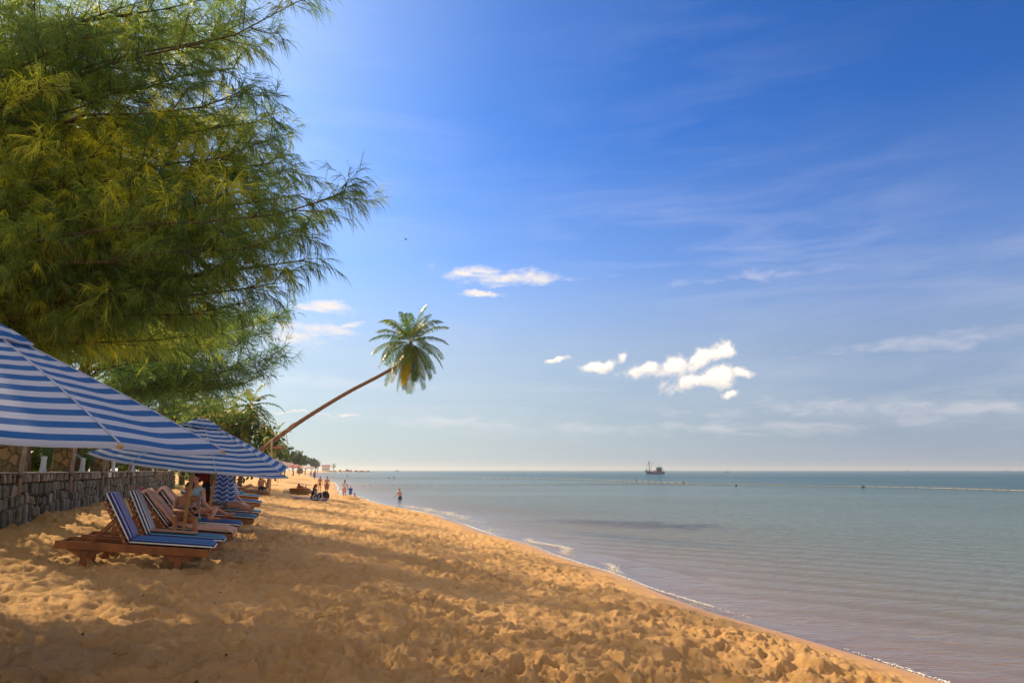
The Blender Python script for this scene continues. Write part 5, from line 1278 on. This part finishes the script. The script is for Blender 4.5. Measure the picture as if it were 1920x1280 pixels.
beachgoer('tiny person in a pale top wading near the distant walker in red', 581.5, 890.5, 880, lambda S: stand_J(S, .05), SK3, 'long', [('shirt', top_(.3, .03), col_('pale_cloth', (.6, .55, .58))), ('skirt', dress_(.5, .02), col_('dark_blue', (.03, .04, .09)))])
wm, pw, Sw = beachgoer('woman in white top and peach shorts at the waterline, holding a child by the hand', 645, 933.5, 900, lambda S: dict(stand_J(S, .02, (.05, .04), (.0, .1)), elL=(-.28*S, .12*S, 1.18*S), wrL=(-.20*S, .26*S, 1.34*S), wrR=(.34*S, .0, .90*S), elR=(.27*S, 0, 1.14*S)), SK1, 'tail', [('top', top_(.25, .02), col_('white_top', (.68, .60, .60))), ('shorts', shorts_(.4, .03), col_('peach_shorts', (.60, .34, .24)))], rz=0)
beachgoer('small child in a bright blue shirt beside the woman in white', 656.5, 934, 911.5, lambda S: dict(stand_J(S, .05, (.0, .02), (-.04, .03)), elL=(-.27*S, 0, 1.22*S), wrL=(-.40*S, 0, 1.36*S)), SK3, 'short', [('shirt', top_(.6, .03, hem=.06), col_('blue_shirt', (.02, .10, .50))), ('shorts', shorts_(.5, .02), col_('grey_shorts', (.10, .10, .12)))], rz=0)
# child behind a mound of sand
pm = at_px(667, 937); o = empty('sand_mound', (pm.x-.45, pm.y-.5, H(pm.x-.45, pm.y-.5)-.05), 0, 'low heap of dug up sand in front of the crouching child', 'sand heap')
mb = MB(); vs = []; fs = []
for i in range(9):
    for j in range(20):
        a = 2*math.pi*j/20; r_ = .75*(1-i/9); vs.append((r_*math.cos(a)*1.3, r_*math.sin(a), .30*(1-(r_/.78)**2)*(1+.25*math.sin(j*2.3+i))))
for i in range(8):
    for j in range(20): fs.append((i*20+j, i*20+(j+1) % 20, (i+1)*20+(j+1) % 20, (i+1)*20+j))
mb.add(vs, fs); mb.build('heap', bpy.data.materials['sand'], o, smooth=True)
crJ = lambda S: {'pelvis': (0, 0, .14*S), 'neck': (0, .16*S, .52*S), 'head': (0, .22*S, .68*S), 'shL': (-.16*S, .16*S, .48*S), 'shR': (.16*S, .16*S, .48*S), 'elL': (-.22*S, .32*S, .28*S), 'elR': (.22*S, .32*S, .28*S), 'wrL': (-.12*S, .46*S, .12*S), 'wrR': (.12*S, .46*S, .12*S),
     'hipL': (-.09*S, 0, .13*S), 'hipR': (.09*S, 0, .13*S), 'knL': (-.18*S, .36*S, .34*S), 'knR': (.18*S, .36*S, .34*S), 'anL': (-.15*S, .26*S, .05*S), 'anR': (.15*S, .26*S, .05*S), 'toL': (-.16*S, .42*S, .02*S), 'toR': (.16*S, .42*S, .02*S)}
person('small child crouching behind the heap of sand at the waterline', (pm.x, pm.y, max(0, H(pm.x, pm.y))), crJ(.68), .68, SK2, 'short', None, [('swimsuit', top_(0, .02), col_('pink_swim', (.45, .12, .16)))], vox=.014, rz=2.2)
# woman in a dark floral dress sitting on a blanket
FLO, t, b, _o = newmat('floral_cloth'); tc = t.n('ShaderNodeTexCoord').outputs['Object']
vo = t.n('ShaderNodeTexVoronoi'); vo.inputs['Scale'].default_value = 7; t.l(tc, vo.inputs['Vector']); hsv = t.n('ShaderNodeHueSaturation'); hsv.inputs['Saturation'].default_value = .5; t.l(vo.outputs['Color'], hsv.inputs['Color'])
cc = t.mix(t.math('LESS_THAN', vo.outputs['Distance'], .36), (.012, .012, .022), hsv.outputs[0]); t.l(cc, b.inputs['Base Color']); b.inputs['Roughness'].default_value = .9
pd = at_px(586, 936.5); S = .98
gsJ = {'pelvis': (0, 0, .12), 'neck': (.10, 0, .60), 'head': (.16, 0, .77), 'face': (1, .1, -.2), 'shL': (.1, .18, .56), 'shR': (.1, -.18, .56), 'elL': (.18, .22, .32), 'elR': (.20, -.2, .32), 'wrL': (.42, .12, .30), 'wrR': (.44, -.06, .30),
     'hipL': (.03, .09, .1), 'hipR': (.03, -.09, .1), 'knL': (.46, .14, .28), 'knR': (.46, -.12, .24), 'anL': (.72, .12, .06), 'anR': (.74, -.1, .06), 'toL': (.9, .14, .05), 'toR': (.92, -.1, .05)}
person('woman in a dark floral dress sitting on a blanket, facing the sea', (pd.x, pd.y, H(pd.x, pd.y)+.02), gsJ, S, SK1, 'long', mat('brown_hair', (.06, .03, .02), .6, .3, 40), [('dress', dress_(1., .035), FLO)], vox=.014, fat=1.1)
def blanket(label, c, w, d_, m, rz=0):
    V = []; Fc = []; n = 10
    for i in range(n+1):
        for j in range(n+1): x, y = (i/n-.5)*w, (j/n-.5)*d_; V.append((x, y, H(c[0]+x, c[1]+y)-H(*c[:2])+.05+.02*math.sin(i*2.1+j*1.3)))
    for i in range(n):
        for j in range(n): q_ = i*(n+1)+j; Fc.append((q_, q_+1, q_+n+2, q_+n+1))
    me = bpy.data.meshes.new('blanket'); me.from_pydata(V, [], Fc); o = link('blanket', me, None, m); o.location = (c[0], c[1], H(*c[:2])+.02); s = o.modifiers.new('t', 'SOLIDIFY'); s.thickness = .02; tag(o, label, 'blanket'); return o
blanket('pale blue blanket under the woman in the floral dress', (pd.x+.25, pd.y-.25), 1.3, .9, col_('pale_blue_cloth', (.32, .38, .55)))
pb = at_px(563, 935); blanket('small violet blue towel lying flat on the sand left of the floral dress', (pb.x, pb.y), 1.0, .7, col_('violet_cloth', (.18, .18, .45)))
# backpack, yellow bag and bottle
pk = at_px(609, 938.5); o = empty('backpack', (pk.x, pk.y, H(pk.x, pk.y)), .3, 'black rounded backpack standing on the sand right of the blanket', 'backpack'); BP = col_('black_nylon', (.015, .014, .018))
mb = MB(); mb.ell((0, 0, .27), (.26, .19, .30), None, 16, 10); link('body', remeshed(mb, .03, 2), o, BP)
mb = MB(); mb.ell((0, -.16, .2), (.19, .1, .15), None, 12, 8); mb.build('front_pocket', BP, o, smooth=True)
mb = MB(); mb.tube([(-.05, 0, .54), (0, 0, .60), (.05, 0, .54)], .012, 6); mb.build('handle', BP, o)
for s in (-1, 1): mb = MB(); mb.tube([(s*.1, .17, .5), (s*.14, .26, .3), (s*.12, .17, .08)], .02, 6); mb.build('strap', BP, o)
o = empty('bag', (pk.x-.42, pk.y-.12, H(pk.x-.4, pk.y)), .2, 'small yellow bag leaning on the black backpack', 'bag'); YE = col_('yellow_cloth', (.75, .62, .03))
mb = MB(); mb.ell((0, 0, .15), (.2, .12, .17), None, 12, 8); mb.build('body', YE, o, smooth=True); mb = MB(); mb.tube([(-.1, 0, .26), (0, 0, .38), (.1, 0, .26)], .012, 6); mb.build('handle', YE, o)
o = empty('bottle', (pk.x-.05, pk.y-.42, H(pk.x, pk.y-.4)), 0, 'pale plastic bottle standing before the black backpack', 'bottle')
mb = MB(); mb.lathe((0, 0, 0), [(.05, 0), (.055, .02), (.055, .2), (.02, .27)], 12); mb.build('body', col_('pale_plastic', (.6, .66, .55)), o); mb = MB(); mb.lathe((0, 0, .27), [(.025, 0), (.025, .03)], 10); mb.build('lid', YE, o)
# bather standing thigh deep
pv = at_px(750, 935); S = 1.0; J = stand_J(S, .05, (.25, .08), (.15, .12), lean=.06)
person('bather standing waist deep in the sea, seen from behind', (pv.x, pv.y, -.80), J, S, SK2, 'short', GREY, [('shorts', shorts_(.5, .02), col_('dark_blue', (.03, .04, .09)))], fat=1.08, vox=.014, rz=1.0)
# heads of swimmers
for (x, y, lab) in [(729, 896, 'left of the two swimmers close together beyond the bather'), (739, 895.5, 'right of the two swimmers close together beyond the bather'), (620, 884.5, 'swimmer far out near the rocks, leftmost of the scattered heads'),
                    (626, 885, 'swimmer far out near the rocks, second of the scattered heads'), (628.5, 887.5, 'swimmer nearer than the other scattered heads by the rocks'), (640, 886, 'swimmer in the far row, left one of three'), (645, 886, 'swimmer in the far row, middle one of three'), (649, 886, 'swimmer in the far row, right one of three'), (651, 892.5, 'lone swimmer between the two float lines on the left'), (674, 887, 'lone swimmer right of the far row of three')]:
    p = G(x, y); J = stand_J(1.0, .05, (.3, .3), (.3, .3)); big = y > 890
    person(lab, (p.x, p.y, -1.12), J, 1.0, SK1, 'short', None, [('swimsuit', top_(0, .01), col_('dark_blue', (.03, .04, .09)))], vox=.03, rz=random.uniform(-1, 1), group='swimmers')
# ---------------------------------------------------------------- rattan daybed with a reclining person
pc = G(562, 927); o = empty('daybed', (pc.x, pc.y, H(pc.x, pc.y)), 0, 'brown rattan daybed with a pale cushion, seen from behind on the sunlit sand', 'daybed'); RT = mat('rattan', (.22, .12, .05), .8, .4, 20, .02, 40)
mb = MB(); k = 12; sc_ = 1.0
pr = [(math.cos(a), math.sin(a)) for a in [math.pi*(1.08+.84*i/k) for i in range(k+1)]]
vs = []; fs = []
for i, (cx, cy) in enumerate(pr):
    for (rr_, z) in ((.72, .0), (.80, .46), (.75, .48), (.67, .02)): vs.append((cx*rr_*1.0, cy*rr_*.7, z))
for i in range(k):
    for j in range(4): fs.append((i*4+j, (i+1)*4+j, (i+1)*4+(j+1) % 4, i*4+(j+1) % 4))
fs += [(0, 1, 2, 3), (k*4+3, k*4+2, k*4+1, k*4)]
mb.add(vs, fs); mb.build('back_shell', RT, o, smooth=False)
mb = MB(); mb.box((0, .25, .16), (1.3, 1.3, .24)); mb.build('base', RT, o, bevel=.04)
mb = MB(); mb.box((0, .3, .33), (1.2, 1.2, .1)); mb.build('seat_pad', col_('pale_pad', (.55, .48, .35)), o, bevel=.04)
mb = MB(); mb.box((0, 0, 0), (.42, .34, .34)); q_ = mb.build('side_cushion', col_('pale_pad', (.55, .48, .35)), bevel=.08, seg=3); q_.parent = o; q_.location = (-.92, -.35, .18)
mb = MB(); mb.box((.1, -.62, .475), (1.15, .12, .04)); mb.build('red_towel', col_('brick_towel', (.42, .13, .08)), o, bevel=.01)
J = {'pelvis': (.05, .45, .42), 'neck': (.0, -.12, .62), 'head': (-.02, -.26, .72), 'face': (0, .7, .7), 'shL': (-.2, -.08, .58), 'shR': (.2, -.08, .58), 'elL': (-.3, .15, .48), 'elR': (.3, .15, .48), 'wrL': (-.15, .38, .5), 'wrR': (.18, .38, .5),
     'hipL': (-.06, .5, .43), 'hipR': (.14, .5, .43), 'knL': (-.06, .86, .60), 'knR': (.14, .86, .62), 'anL': (-.04, 1.2, .4), 'anR': (.12, 1.2, .4), 'toL': (-.05, 1.3, .5), 'toR': (.13, 1.3, .5)}
person('dark haired person lying in the rattan daybed, only the head showing', (pc.x, pc.y, H(pc.x, pc.y)), J, 1.0, SK1, 'long', mat('brown_hair', (.06, .03, .02)), [('top', top_(0, .02), col_('brick_towel', (.42, .13, .08)))], vox=.016)
# ---------------------------------------------------------------- sign by the palm
ps_ = P(510, 840, 40.8); zb = H(ps_.x, ps_.y); o = empty('sign_post', (ps_.x, ps_.y, zb), 0, 'dark red sign with two pale unreadable words on a post under the leaning palm', 'sign')
mb = MB(); mb.tube([(0, 0, -.1), (.03, 0, 1.5), (-.05, .02, P(508, 824, 40.8).z-zb)], [.07, .065, .06], 8); mb.build('post', mat('rope', (.5, .36, .2), .9, .2), o, smooth=True)
cx = P(521, 838.6, 40.7)-Vector((ps_.x, ps_.y, zb)); mb = MB(); mb.box(cx, (.60, .04, .185), None); mb.build('board', col_('sign_red', (.17, .015, .02)), o)
LT = col_('sign_letter', (.72, .42, .32)); mb = MB()
x = cx.x-.265; wds = [(5, .052), (6, .042)]
for n_, w_ in wds:
    for k in range(n_):
        h_ = .095; c_ = Vector((x+w_*.42, cx.y-.024, cx.z))
        mb.box(c_+Vector((-w_*.27, 0, 0)), (.012, .006, h_)); mb.box(c_+Vector((w_*.2, 0, 0)), (.012, .006, h_*.95)); 
        for zz in ((h_*.44, 0, -h_*.44) if k % 2 else (h_*.44, -h_*.44)): mb.box(c_+Vector((0, -.001, zz)), (w_*.5, .006, .014))
        x += w_
    x += .022
mb.build('lettering', LT, o)
# ---------------------------------------------------------------- distant beach: parasols, hut, kayaks, headland
def parasol(label, px, py, Yd, Rr, rise, m, zr=None):
    c = P(px, py, Yd); zb = H(c.x, c.y); root = empty('parasol', (c.x, c.y, zb), 0, label, 'parasol', 'distant beach parasols')
    mb = MB(); mb.tube([(0, 0, 0), (0, 0, c.z-zb+rise)], .03, 6); mb.build('pole', UWOOD, root)
    me = canopy_mesh(Rr, rise, .03*Rr, nu=3, nv=4, lip=.08); q_ = link('canopy', me, root, m); q_.location = (0, 0, c.z-zb); return root
FP = mat('faded_pink', (.68, .42, .38), .9, .1, trans=.3); WC = mat('white_canvas', (.72, .68, .66), .9, .1, trans=.3); RC = mat('red_canvas', (.55, .08, .07), .9, .1, trans=.3)
parasol('faded pink parasol just behind the right slope of the second umbrella', 497, 866, 58, 1.5, .55, FP)
for (px, py, Yd, m_, lab) in [(528, 872, 100, WC, 'cream parasol first in the distant row'), (534, 873, 112, RC, 'red parasol second in the distant row'), (541, 874, 126, WC, 'white parasol in the middle of the distant row'), (548, 875, 145, RC, 'brick red parasol fourth in the distant row'),
                          (556, 876, 170, FP, 'pale pink parasol just left of the brown hut'), (574, 877, 230, WC, 'tiny white parasol just right of the brown hut'), (583, 878, 300, FP, 'tiny pink parasol farthest along the shore')]:
    parasol(lab, px, py, Yd, 1.2+Yd/260, .5+Yd/600, m_)
p = G(562, 887.5); hh = size_for(p, 887.5-869); o = empty('thatched_shelter', (p.x, p.y, H(p.x, p.y)), 0, 'dark brown thatched shelter standing near the water in the distance', 'shelter'); TH = mat('thatch', (.13, .07, .035), .95, .5, 2, .1, 8)
w_ = hh*.26
mb = MB(); mb.lathe((0, 0, 0), [(w_*1.15, 0), (w_*1.2, hh*.25), (w_*.95, hh*.6), (w_*.45, hh*.85), (w_*.1, hh)], 12); mb.build('thatch', TH, o)
mb = MB(); mb.box((0, -w_*1.16, hh*.2), (w_*.7, .1, hh*.36)); mb.build('doorway', HAIR, o)
mb = MB(); mb.tube([(0, 0, hh*.95), (0, 0, hh*1.12)], w_*.08, 6); mb.build('finial', TH, o)
for (x, y, lab, c_, L) in [(463, 887, 'orange kayak lying on the sand, left one, seen under the umbrella rim', (.65, .12, .03), 3), (489, 889.5, 'orange kayak lying on the sand, right one, behind the seated person', (.7, .16, .04), 3), (512, 889, 'bright yellow kayak on the sand under the right tip of the second umbrella', (.8, .6, .03), 2.6)]:
    p = G(x, y); o = empty('kayak', (p.x, p.y, H(p.x, p.y)), random.uniform(-.2, .2), lab, 'kayak'); mk = mat('kayak_%.2f' % c_[0], c_, .4, .1)
    V = []; n = 12
    mb = MB(); mb.tube([(-L/2+L*i/10, 0, .25+.12*(abs(i-5)/5)**2) for i in range(11)], [max(.03, .36*math.sin(math.pi*(i+.25)/10.5)**.6) for i in range(11)], 10, squash=.55); mb.build('hull', mk, o, smooth=True)
    mb = MB(); mb.lathe((0, 0, .42), [(.28, 0), (.30, .03), (.2, .04)], 12); mb.build('cockpit', HAIR, o)
for (x, y, c_, lab, hp) in [(543, 884.5, (.03, .03, .06), 'dark clothed figure sitting by the distant parasols', 6), (549, 885, (.30, .40, .10), 'figure in a yellow green shirt by the distant parasols', 7), (569, 886, (.6, .3, .3), 'figure in pink beside the distant thatched shelter', 8), (571.5, 887, (.5, .1, .1), 'figure in red stepping towards the water by the shelter', 7)]:
    p = G(x, y); S = min(1.1, size_for(p, hp)/1.7); person(lab, (p.x, p.y, H(p.x, p.y)), stand_J(S, .1), S, SK1, 'short', None, [('shirt', top_(.5, .04, hem=.1), col_('shirt_%.2f_%.2f' % c_[:2], c_)), ('shorts', shorts_(.6, .03), col_('dark_blue', (.03, .04, .09)))], vox=.03)
# hut with a red roof on the headland, boulders
Yh = 900; c = P(611, 877.5, Yh); zb = H(c.x, c.y); o = empty('hut', (c.x, c.y, zb), 0, 'long low hut with a dull red roof on the far headland', 'hut'); k = Yh/1302
mb = MB(); mb.box((0, 0, (c.z-zb)*.5+1.2), (13*k, 5, c.z-zb+2.4)); mb.build('wall', mat('hut_wall', (.55, .52, .5), .9, .1), o)
zt = c.z-zb+2.4; mb = MB(); mb.prism([(-3.4, 0), (3.4, 0), (0, 2.0)], lambda x, y, z: Vector((z, x, zt+y)), 16*k); mb.build('roof', mat('red_roof', (.30, .08, .06), .9, .1), o)
for i in range(5): mb = MB(); mb.box(((i-2)*2.3*k, -2.53, (c.z-zb)*.5+1.1), (.9*k, .1, 1.6)); mb.build('window', HAIR, o)
ROCK = mat('headland_rock', (.085, .055, .06), .95, .5, .25, .4, .6)
for i, (px, w_, h_, Yd) in enumerate([(606, 8, 2.2, 900), (618, 8, 2.5, 910), (628, 9, 2.5, 930), (638, 6, 4.5, 940), (644, 6, 2.5, 950), (651, 7, 4.3, 955), (658, 6, 3.6, 960), (668, 7, 3.0, 970), (677, 8, 2.4, 980), (684, 7, 2.2, 985), (691, 5, 3.2, 990), (698, 6, 1.4, 1000), (705, 5, .8, 1010)]):
    c = P(px, 881, Yd); k = Yd/1302; o = MB().ell((0, 0, 0), (w_*k*.62, w_*k*.5, h_*k), None, 14, 10).build('boulder', ROCK, smooth=False)
    for v in o.data.vertices: n_ = Vector(v.co); v.co = n_*(1+.35*float(vnoise(np.array([n_.x*.35+i*7]), np.array([n_.z*.5+n_.y*.3]), 4)[0])*2)
    o.location = (c.x, c.y, 0); tag(o, 'dark rock of the low reef running out from the far headland', 'rock', 'rocks of the far headland')
# ---------------------------------------------------------------- float lines
FL_W, FL_D = mat('white_float', (.42, .40, .33), .5, .1), mat('dark_float', (.05, .045, .04), .6, .2)
def float_line(label, pts, step, rad):
    W3 = [G(x, y) for (x, y) in pts]; W3 = [Vector((p.x, p.y, 0)) for p in W3]; o = empty('float_line', W3[0], 0, label, 'float line', 'rope float lines across the bathing area')
    L = [p-W3[0] for p in W3]; seg = []
    for i in range(len(L)-1):
        d = (L[i+1]-L[i]).length; n = int(d/step)
        for k in range(n): seg.append(L[i].lerp(L[i+1], k/n))
    mb = MB(); mb.tube([p+Vector((0, 0, .11)) for p in seg[::6]]+[L[-1]], .03, 5); mb.build('rope', mat('rope', (.5, .36, .2)), o)
    fm_ = MB(); d0 = (L[1]-L[0]).normalized()
    proto = {}
    for c_ in (0, 1): mbx = MB(); mbx.ell((0, 0, 0), (rad*1.7, rad, rad), None, 8, 6); proto[c_] = mbx.mesh('float'); proto[c_].materials.append(FL_W if c_ else FL_D); proto[c_].polygons.foreach_set('use_smooth', [True]*len(proto[c_].polygons))
    order = sorted(range(len(seg)), key=lambda i: (seg[i]+W3[0]).length); near = set(order[:100]); rest = MB()
    for i, p in enumerate(seg):
        q_ = p+Vector((0, .05*math.sin(i*.7), .11+.02*math.sin(i*1.1)))
        if i in near: f = bpy.data.objects.new('float', proto[1 if i % 3 else 0]); COL.objects.link(f); f.parent = o; f.location = q_
        else: rest.ell(q_, (rad*1.7, rad, rad), None, 6, 4)
    if rest.v: r_ = rest.build('floats', FL_D, o, smooth=True); r_['kind'] = 'stuff'
    return o
float_line('main rope of small floats crossing the whole bathing area behind the standing bather', [(652, 910), (700, 911), (800, 911), (950, 910.5), (1100, 909), (1269, 908), (1400, 909.5), (1600, 912.5), (1760, 916), (1920, 921), (2000, 924)], .62, .06)
float_line('fainter farther rope of floats meeting the main rope below the fishing boat', [(618, 895.5), (700, 896), (900, 897), (1060, 898.5), (1140, 901), (1220, 904), (1290, 906.5)], .9, .09)
for (x, y, lab) in [(1169, 902, 'dark marker buoy left below the fishing boat'), (1192, 901, 'small dark marker buoy just below the fishing boat bow'), (1380, 911, 'black marker buoy on the near side of the main float rope'), (1282, 905.5, 'round black marker buoy right below the fishing boat'), (1618, 914, 'black marker buoy far right on the main float rope')]:
    p = G(x, y); o = empty('marker_buoy', (p.x, p.y, 0), 0, lab, 'buoy', 'dark marker buoys'); mb = MB(); mb.ell((0, 0, .1), .2, None, 12, 8); mb.build('ball', FL_D, o, smooth=True); mb = MB(); mb.tube([(0, 0, .25), (0, 0, .5)], .03, 6); mb.build('stem', FL_D, o)
# ---------------------------------------------------------------- boats
HULL = mat('hull_blue', (.012, .045, .10), .6, .3, .6); HRED = mat('hull_red', (.05, .02, .025), .7, .3, .8); TEAL = mat('teal_paint', (.03, .30, .38), .5, .2, 1); IRN = mat('dark_iron', (.05, .045, .04))
def hull(L, B_, fb, m, parent, sheer=1.1):
    """bow towards -x"""
    mb = MB(); n = 16; vs = []; fs = []
    for i in range(n+1):
        u = i/n; x = -L/2+L*u; w = B_/2*min(1, (u*3.0)**.6)*(1-.25*max(0, u-.7)/.3); zt = fb+sheer*max(0, .45-u)**2*4.2+.25*max(0, u-.6)*1.5
        xs = x-(.09*L*(1-u)**3)
        for (f_, z, xx) in ((1.0, zt, xs), (.93, zt*.5, x-.04*L*(1-u)**3), (.72, 0, x), (.4, -.5, x), (0, -.7, x)): vs.append((xx, w*f_, z))
        for (f_, z, xx) in ((.4, -.5, x), (.72, 0, x), (.93, zt*.5, x-.04*L*(1-u)**3), (1.0, zt, xs)): vs.append((xx, -w*f_, z))
    for i in range(n):
        for j in range(8): fs.append((i*9+j, (i+1)*9+j, (i+1)*9+j+1, i*9+j+1))
        fs.append((i*9, i*9+8, (i+1)*9+8, (i+1)*9))
    fs.append(tuple(n*9+j for j in range(9)))
    mb.add(vs, fs); return mb.build('hull', m, parent)
pB = P(1229, 888, 455); o = empty('fishing_boat', (pB.x, pB.y, 0), 0, 'dark blue wooden fishing boat with teal wheelhouse and tall bow mast on the horizon', 'boat')
hull(11.6, 3.6, 1.35, HULL, o, 1.5)
mb = MB(); mb.tube([(-6.1, 0, 2.9), (-3.6, 1.4, 2.15), (-1, 1.75, 1.75), (2, 1.72, 1.6), (5.6, 1.2, 1.9)], .09, 6); mb.tube([(-6.1, 0, 2.9), (-3.6, -1.4, 2.15), (-1, -1.75, 1.75), (2, -1.72, 1.6), (5.6, -1.2, 1.9)], .09, 6); mb.build('gunwale', HRED, o)
mb = MB(); mb.box((2.4, 0, 2.5), (3.4, 2.4, 2.0)); dh = mb.build('wheelhouse', HRED, o, bevel=.08)
for i in range(3): mb = MB(); mb.box((1.4+i*1.0, -1.22, 2.9), (.62, .06, .6)); mb.build('window', mat('boat_glass', (.02, .03, .04), .15, 0), dh)
mb = MB(); mb.box((2.5, 0, 3.95), (3.3, 2.5, .85)); mb.build('upper_cabin', TEAL, o, bevel=.08)
mb = MB(); mb.box((2.5, 0, 4.45), (3.9, 3.0, .14)); mb.build('cabin_roof', TEAL, o)
mb = MB(); mb.box((4.9, 0, 3.2), (1.2, 2.4, .1)); mb.tube([(5.3, 1.1, 1.5), (5.3, 1.1, 3.2)], .06, 6); mb.tube([(5.3, -1.1, 1.5), (5.3, -1.1, 3.2)], .06, 6); mb.build('stern_awning', HULL, o)
mb = MB(); mb.tube([(-3.6, 0, 1.5), (-4.0, 0, 5.5), (-4.15, 0, 8.6)], [.26, .2, .1], 8); mb.build('mast', IRN, o)
mb = MB(); mb.box((-4.1, 0, 7.0), (1.1, .9, .35)); mb.tube([(-5.0, 0, 6.2), (-3.2, 0, 6.2)], .06, 6); mb.ell((-4.9, 0, 5.3), .22, None, 8, 6); mb.tube([(-4.9, 0, 5.3), (-4.9, 0, 6.2)], .04, 5); mb.ell((-4.15, 0, 9.4), .13, None, 8, 6); mb.build('crosstree', IRN, o)
mb = MB(); mb.tube([(-2.6, 0, 3.5), (-1.6, 0, 7.6)], .09, 6); mb.build('boom', IRN, o)
mb = MB(); mb.tube([(.5, 0, 3.3), (.4, 0, 6.2)], .07, 6); mb.tube([(2.8, .5, 4.5), (2.8, .5, 7.0)], .05, 6); mb.tube([(1.9, 0, 5.6), (3.4, 0, 5.6)], .05, 6); mb.build('aerial', IRN, o)
mb = MB()
for a, b_ in [((-4.15, 0, 8.4), (-1.6, 0, 7.4)), ((-1.6, 0, 7.5), (2.2, 0, 5.6)), ((-4.15, 0, 8.3), (-6.3, 0, 3.0)), ((-4.1, 0, 6.8), (.5, 0, 4.0)), ((-4.1, 0, 8), (-2.4, 0, 3.4))]: mb.tube([a, b_], .035, 4)
mb.build('rigging', IRN, o)
mb = MB()
for k_ in range(5): mb.ell((-1.2+k_*.45, -.6+.3*(k_ % 2), 2.0+.25*(k_ % 3)), (.35, .35, .32), None, 8, 6)
mb.build('net_floats', mat('orange_float', (.45, .09, .05), .7, .2), o)
mb = MB(); mb.tube([(-5.7, 0, 2.9), (-5.9, 0, 4.2)], .12, 6); mb.build('bow_post', IRN, o)
for (px, py, Yd, L, lab, ri) in [(744, 880, 1500, 9, 'tiny dark boat on the horizon right of the rocky reef', .3), (970, 880, 1900, 7, 'tiny boat on the horizon midway between the palm and the fishing boat', 0), (1364, 884, 850, 4.5, 'low dark rowing boat right of the fishing boat', 0), (1700, 881, 2200, 9, 'faint boat speck on the right part of the horizon', .1), (1888, 881, 2300, 10, 'faint boat speck at the far right end of the horizon', 0)]:
    c = P(px, py, Yd); o = empty('small_boat', (c.x, c.y, 0), ri, lab, 'boat', 'small boats on the horizon'); sc_ = L/6
    hull(L, L*.3, L*.12, HULL, o, L*.05); mb = MB(); mb.box((L*.12, 0, L*.22), (L*.3, L*.2, L*.2)); mb.build('cabin', HULL, o) if L > 5 else mb.build('cargo', IRN, o)
    if L > 8: mb = MB(); mb.tube([(-L*.1, 0, .5), (-L*.1, 0, L*.55)], .12, 5); mb.build('mast', IRN, o)
# a bird
pb_ = P(761, 449, 60); o = empty('bird', pb_, .6, 'small dark bird in flight high above the leaning palm', 'bird'); mb = MB(); mb.ell((0, 0, 0), (.06, .15, .055), None, 8, 6); mb.cap((0, .13, .02), (0, .19, .02), .035, .02, 8)
for s in (-1, 1): mb.add([(0, .06, .03), (0, -.06, .03), (s*.14, -.04, .11), (s*.14, .04, .11), (s*.27, -.05, .05)], [(0, 1, 2, 3), (3, 2, 4)]); mb.add([(0, .06, .02), (0, -.06, .02), (s*.14, -.04, .10), (s*.14, .04, .10), (s*.27, -.05, .045)], [(0, 1, 2, 3), (3, 2, 4)])
mb.build('body', HAIR, o, smooth=False)
# ---------------------------------------------------------------- sea haze
mb = MB(); mb.box((0, 0, 0), (9200, 9200, 82+0)); m = bpy.data.materials.new('haze'); m.use_nodes = True; nt = m.node_tree
for n_ in list(nt.nodes):
    if n_.type == 'BSDF_PRINCIPLED': nt.nodes.remove(n_)
pv_ = nt.nodes.new('ShaderNodeVolumePrincipled'); pv_.inputs['Color'].default_value = (.86, .88, .92, 1); pv_.inputs['Density'].default_value = .00022; pv_.inputs['Anisotropy'].default_value = .35
nt.links.new(pv_.outputs[0], [n_ for n_ in nt.nodes if n_.type == 'OUTPUT_MATERIAL'][0].inputs['Volume'])
hz = mb.build('haze', m); hz.location = (0, 0, -61.5+41-.0); tag(hz, None, None, None, 'stuff')
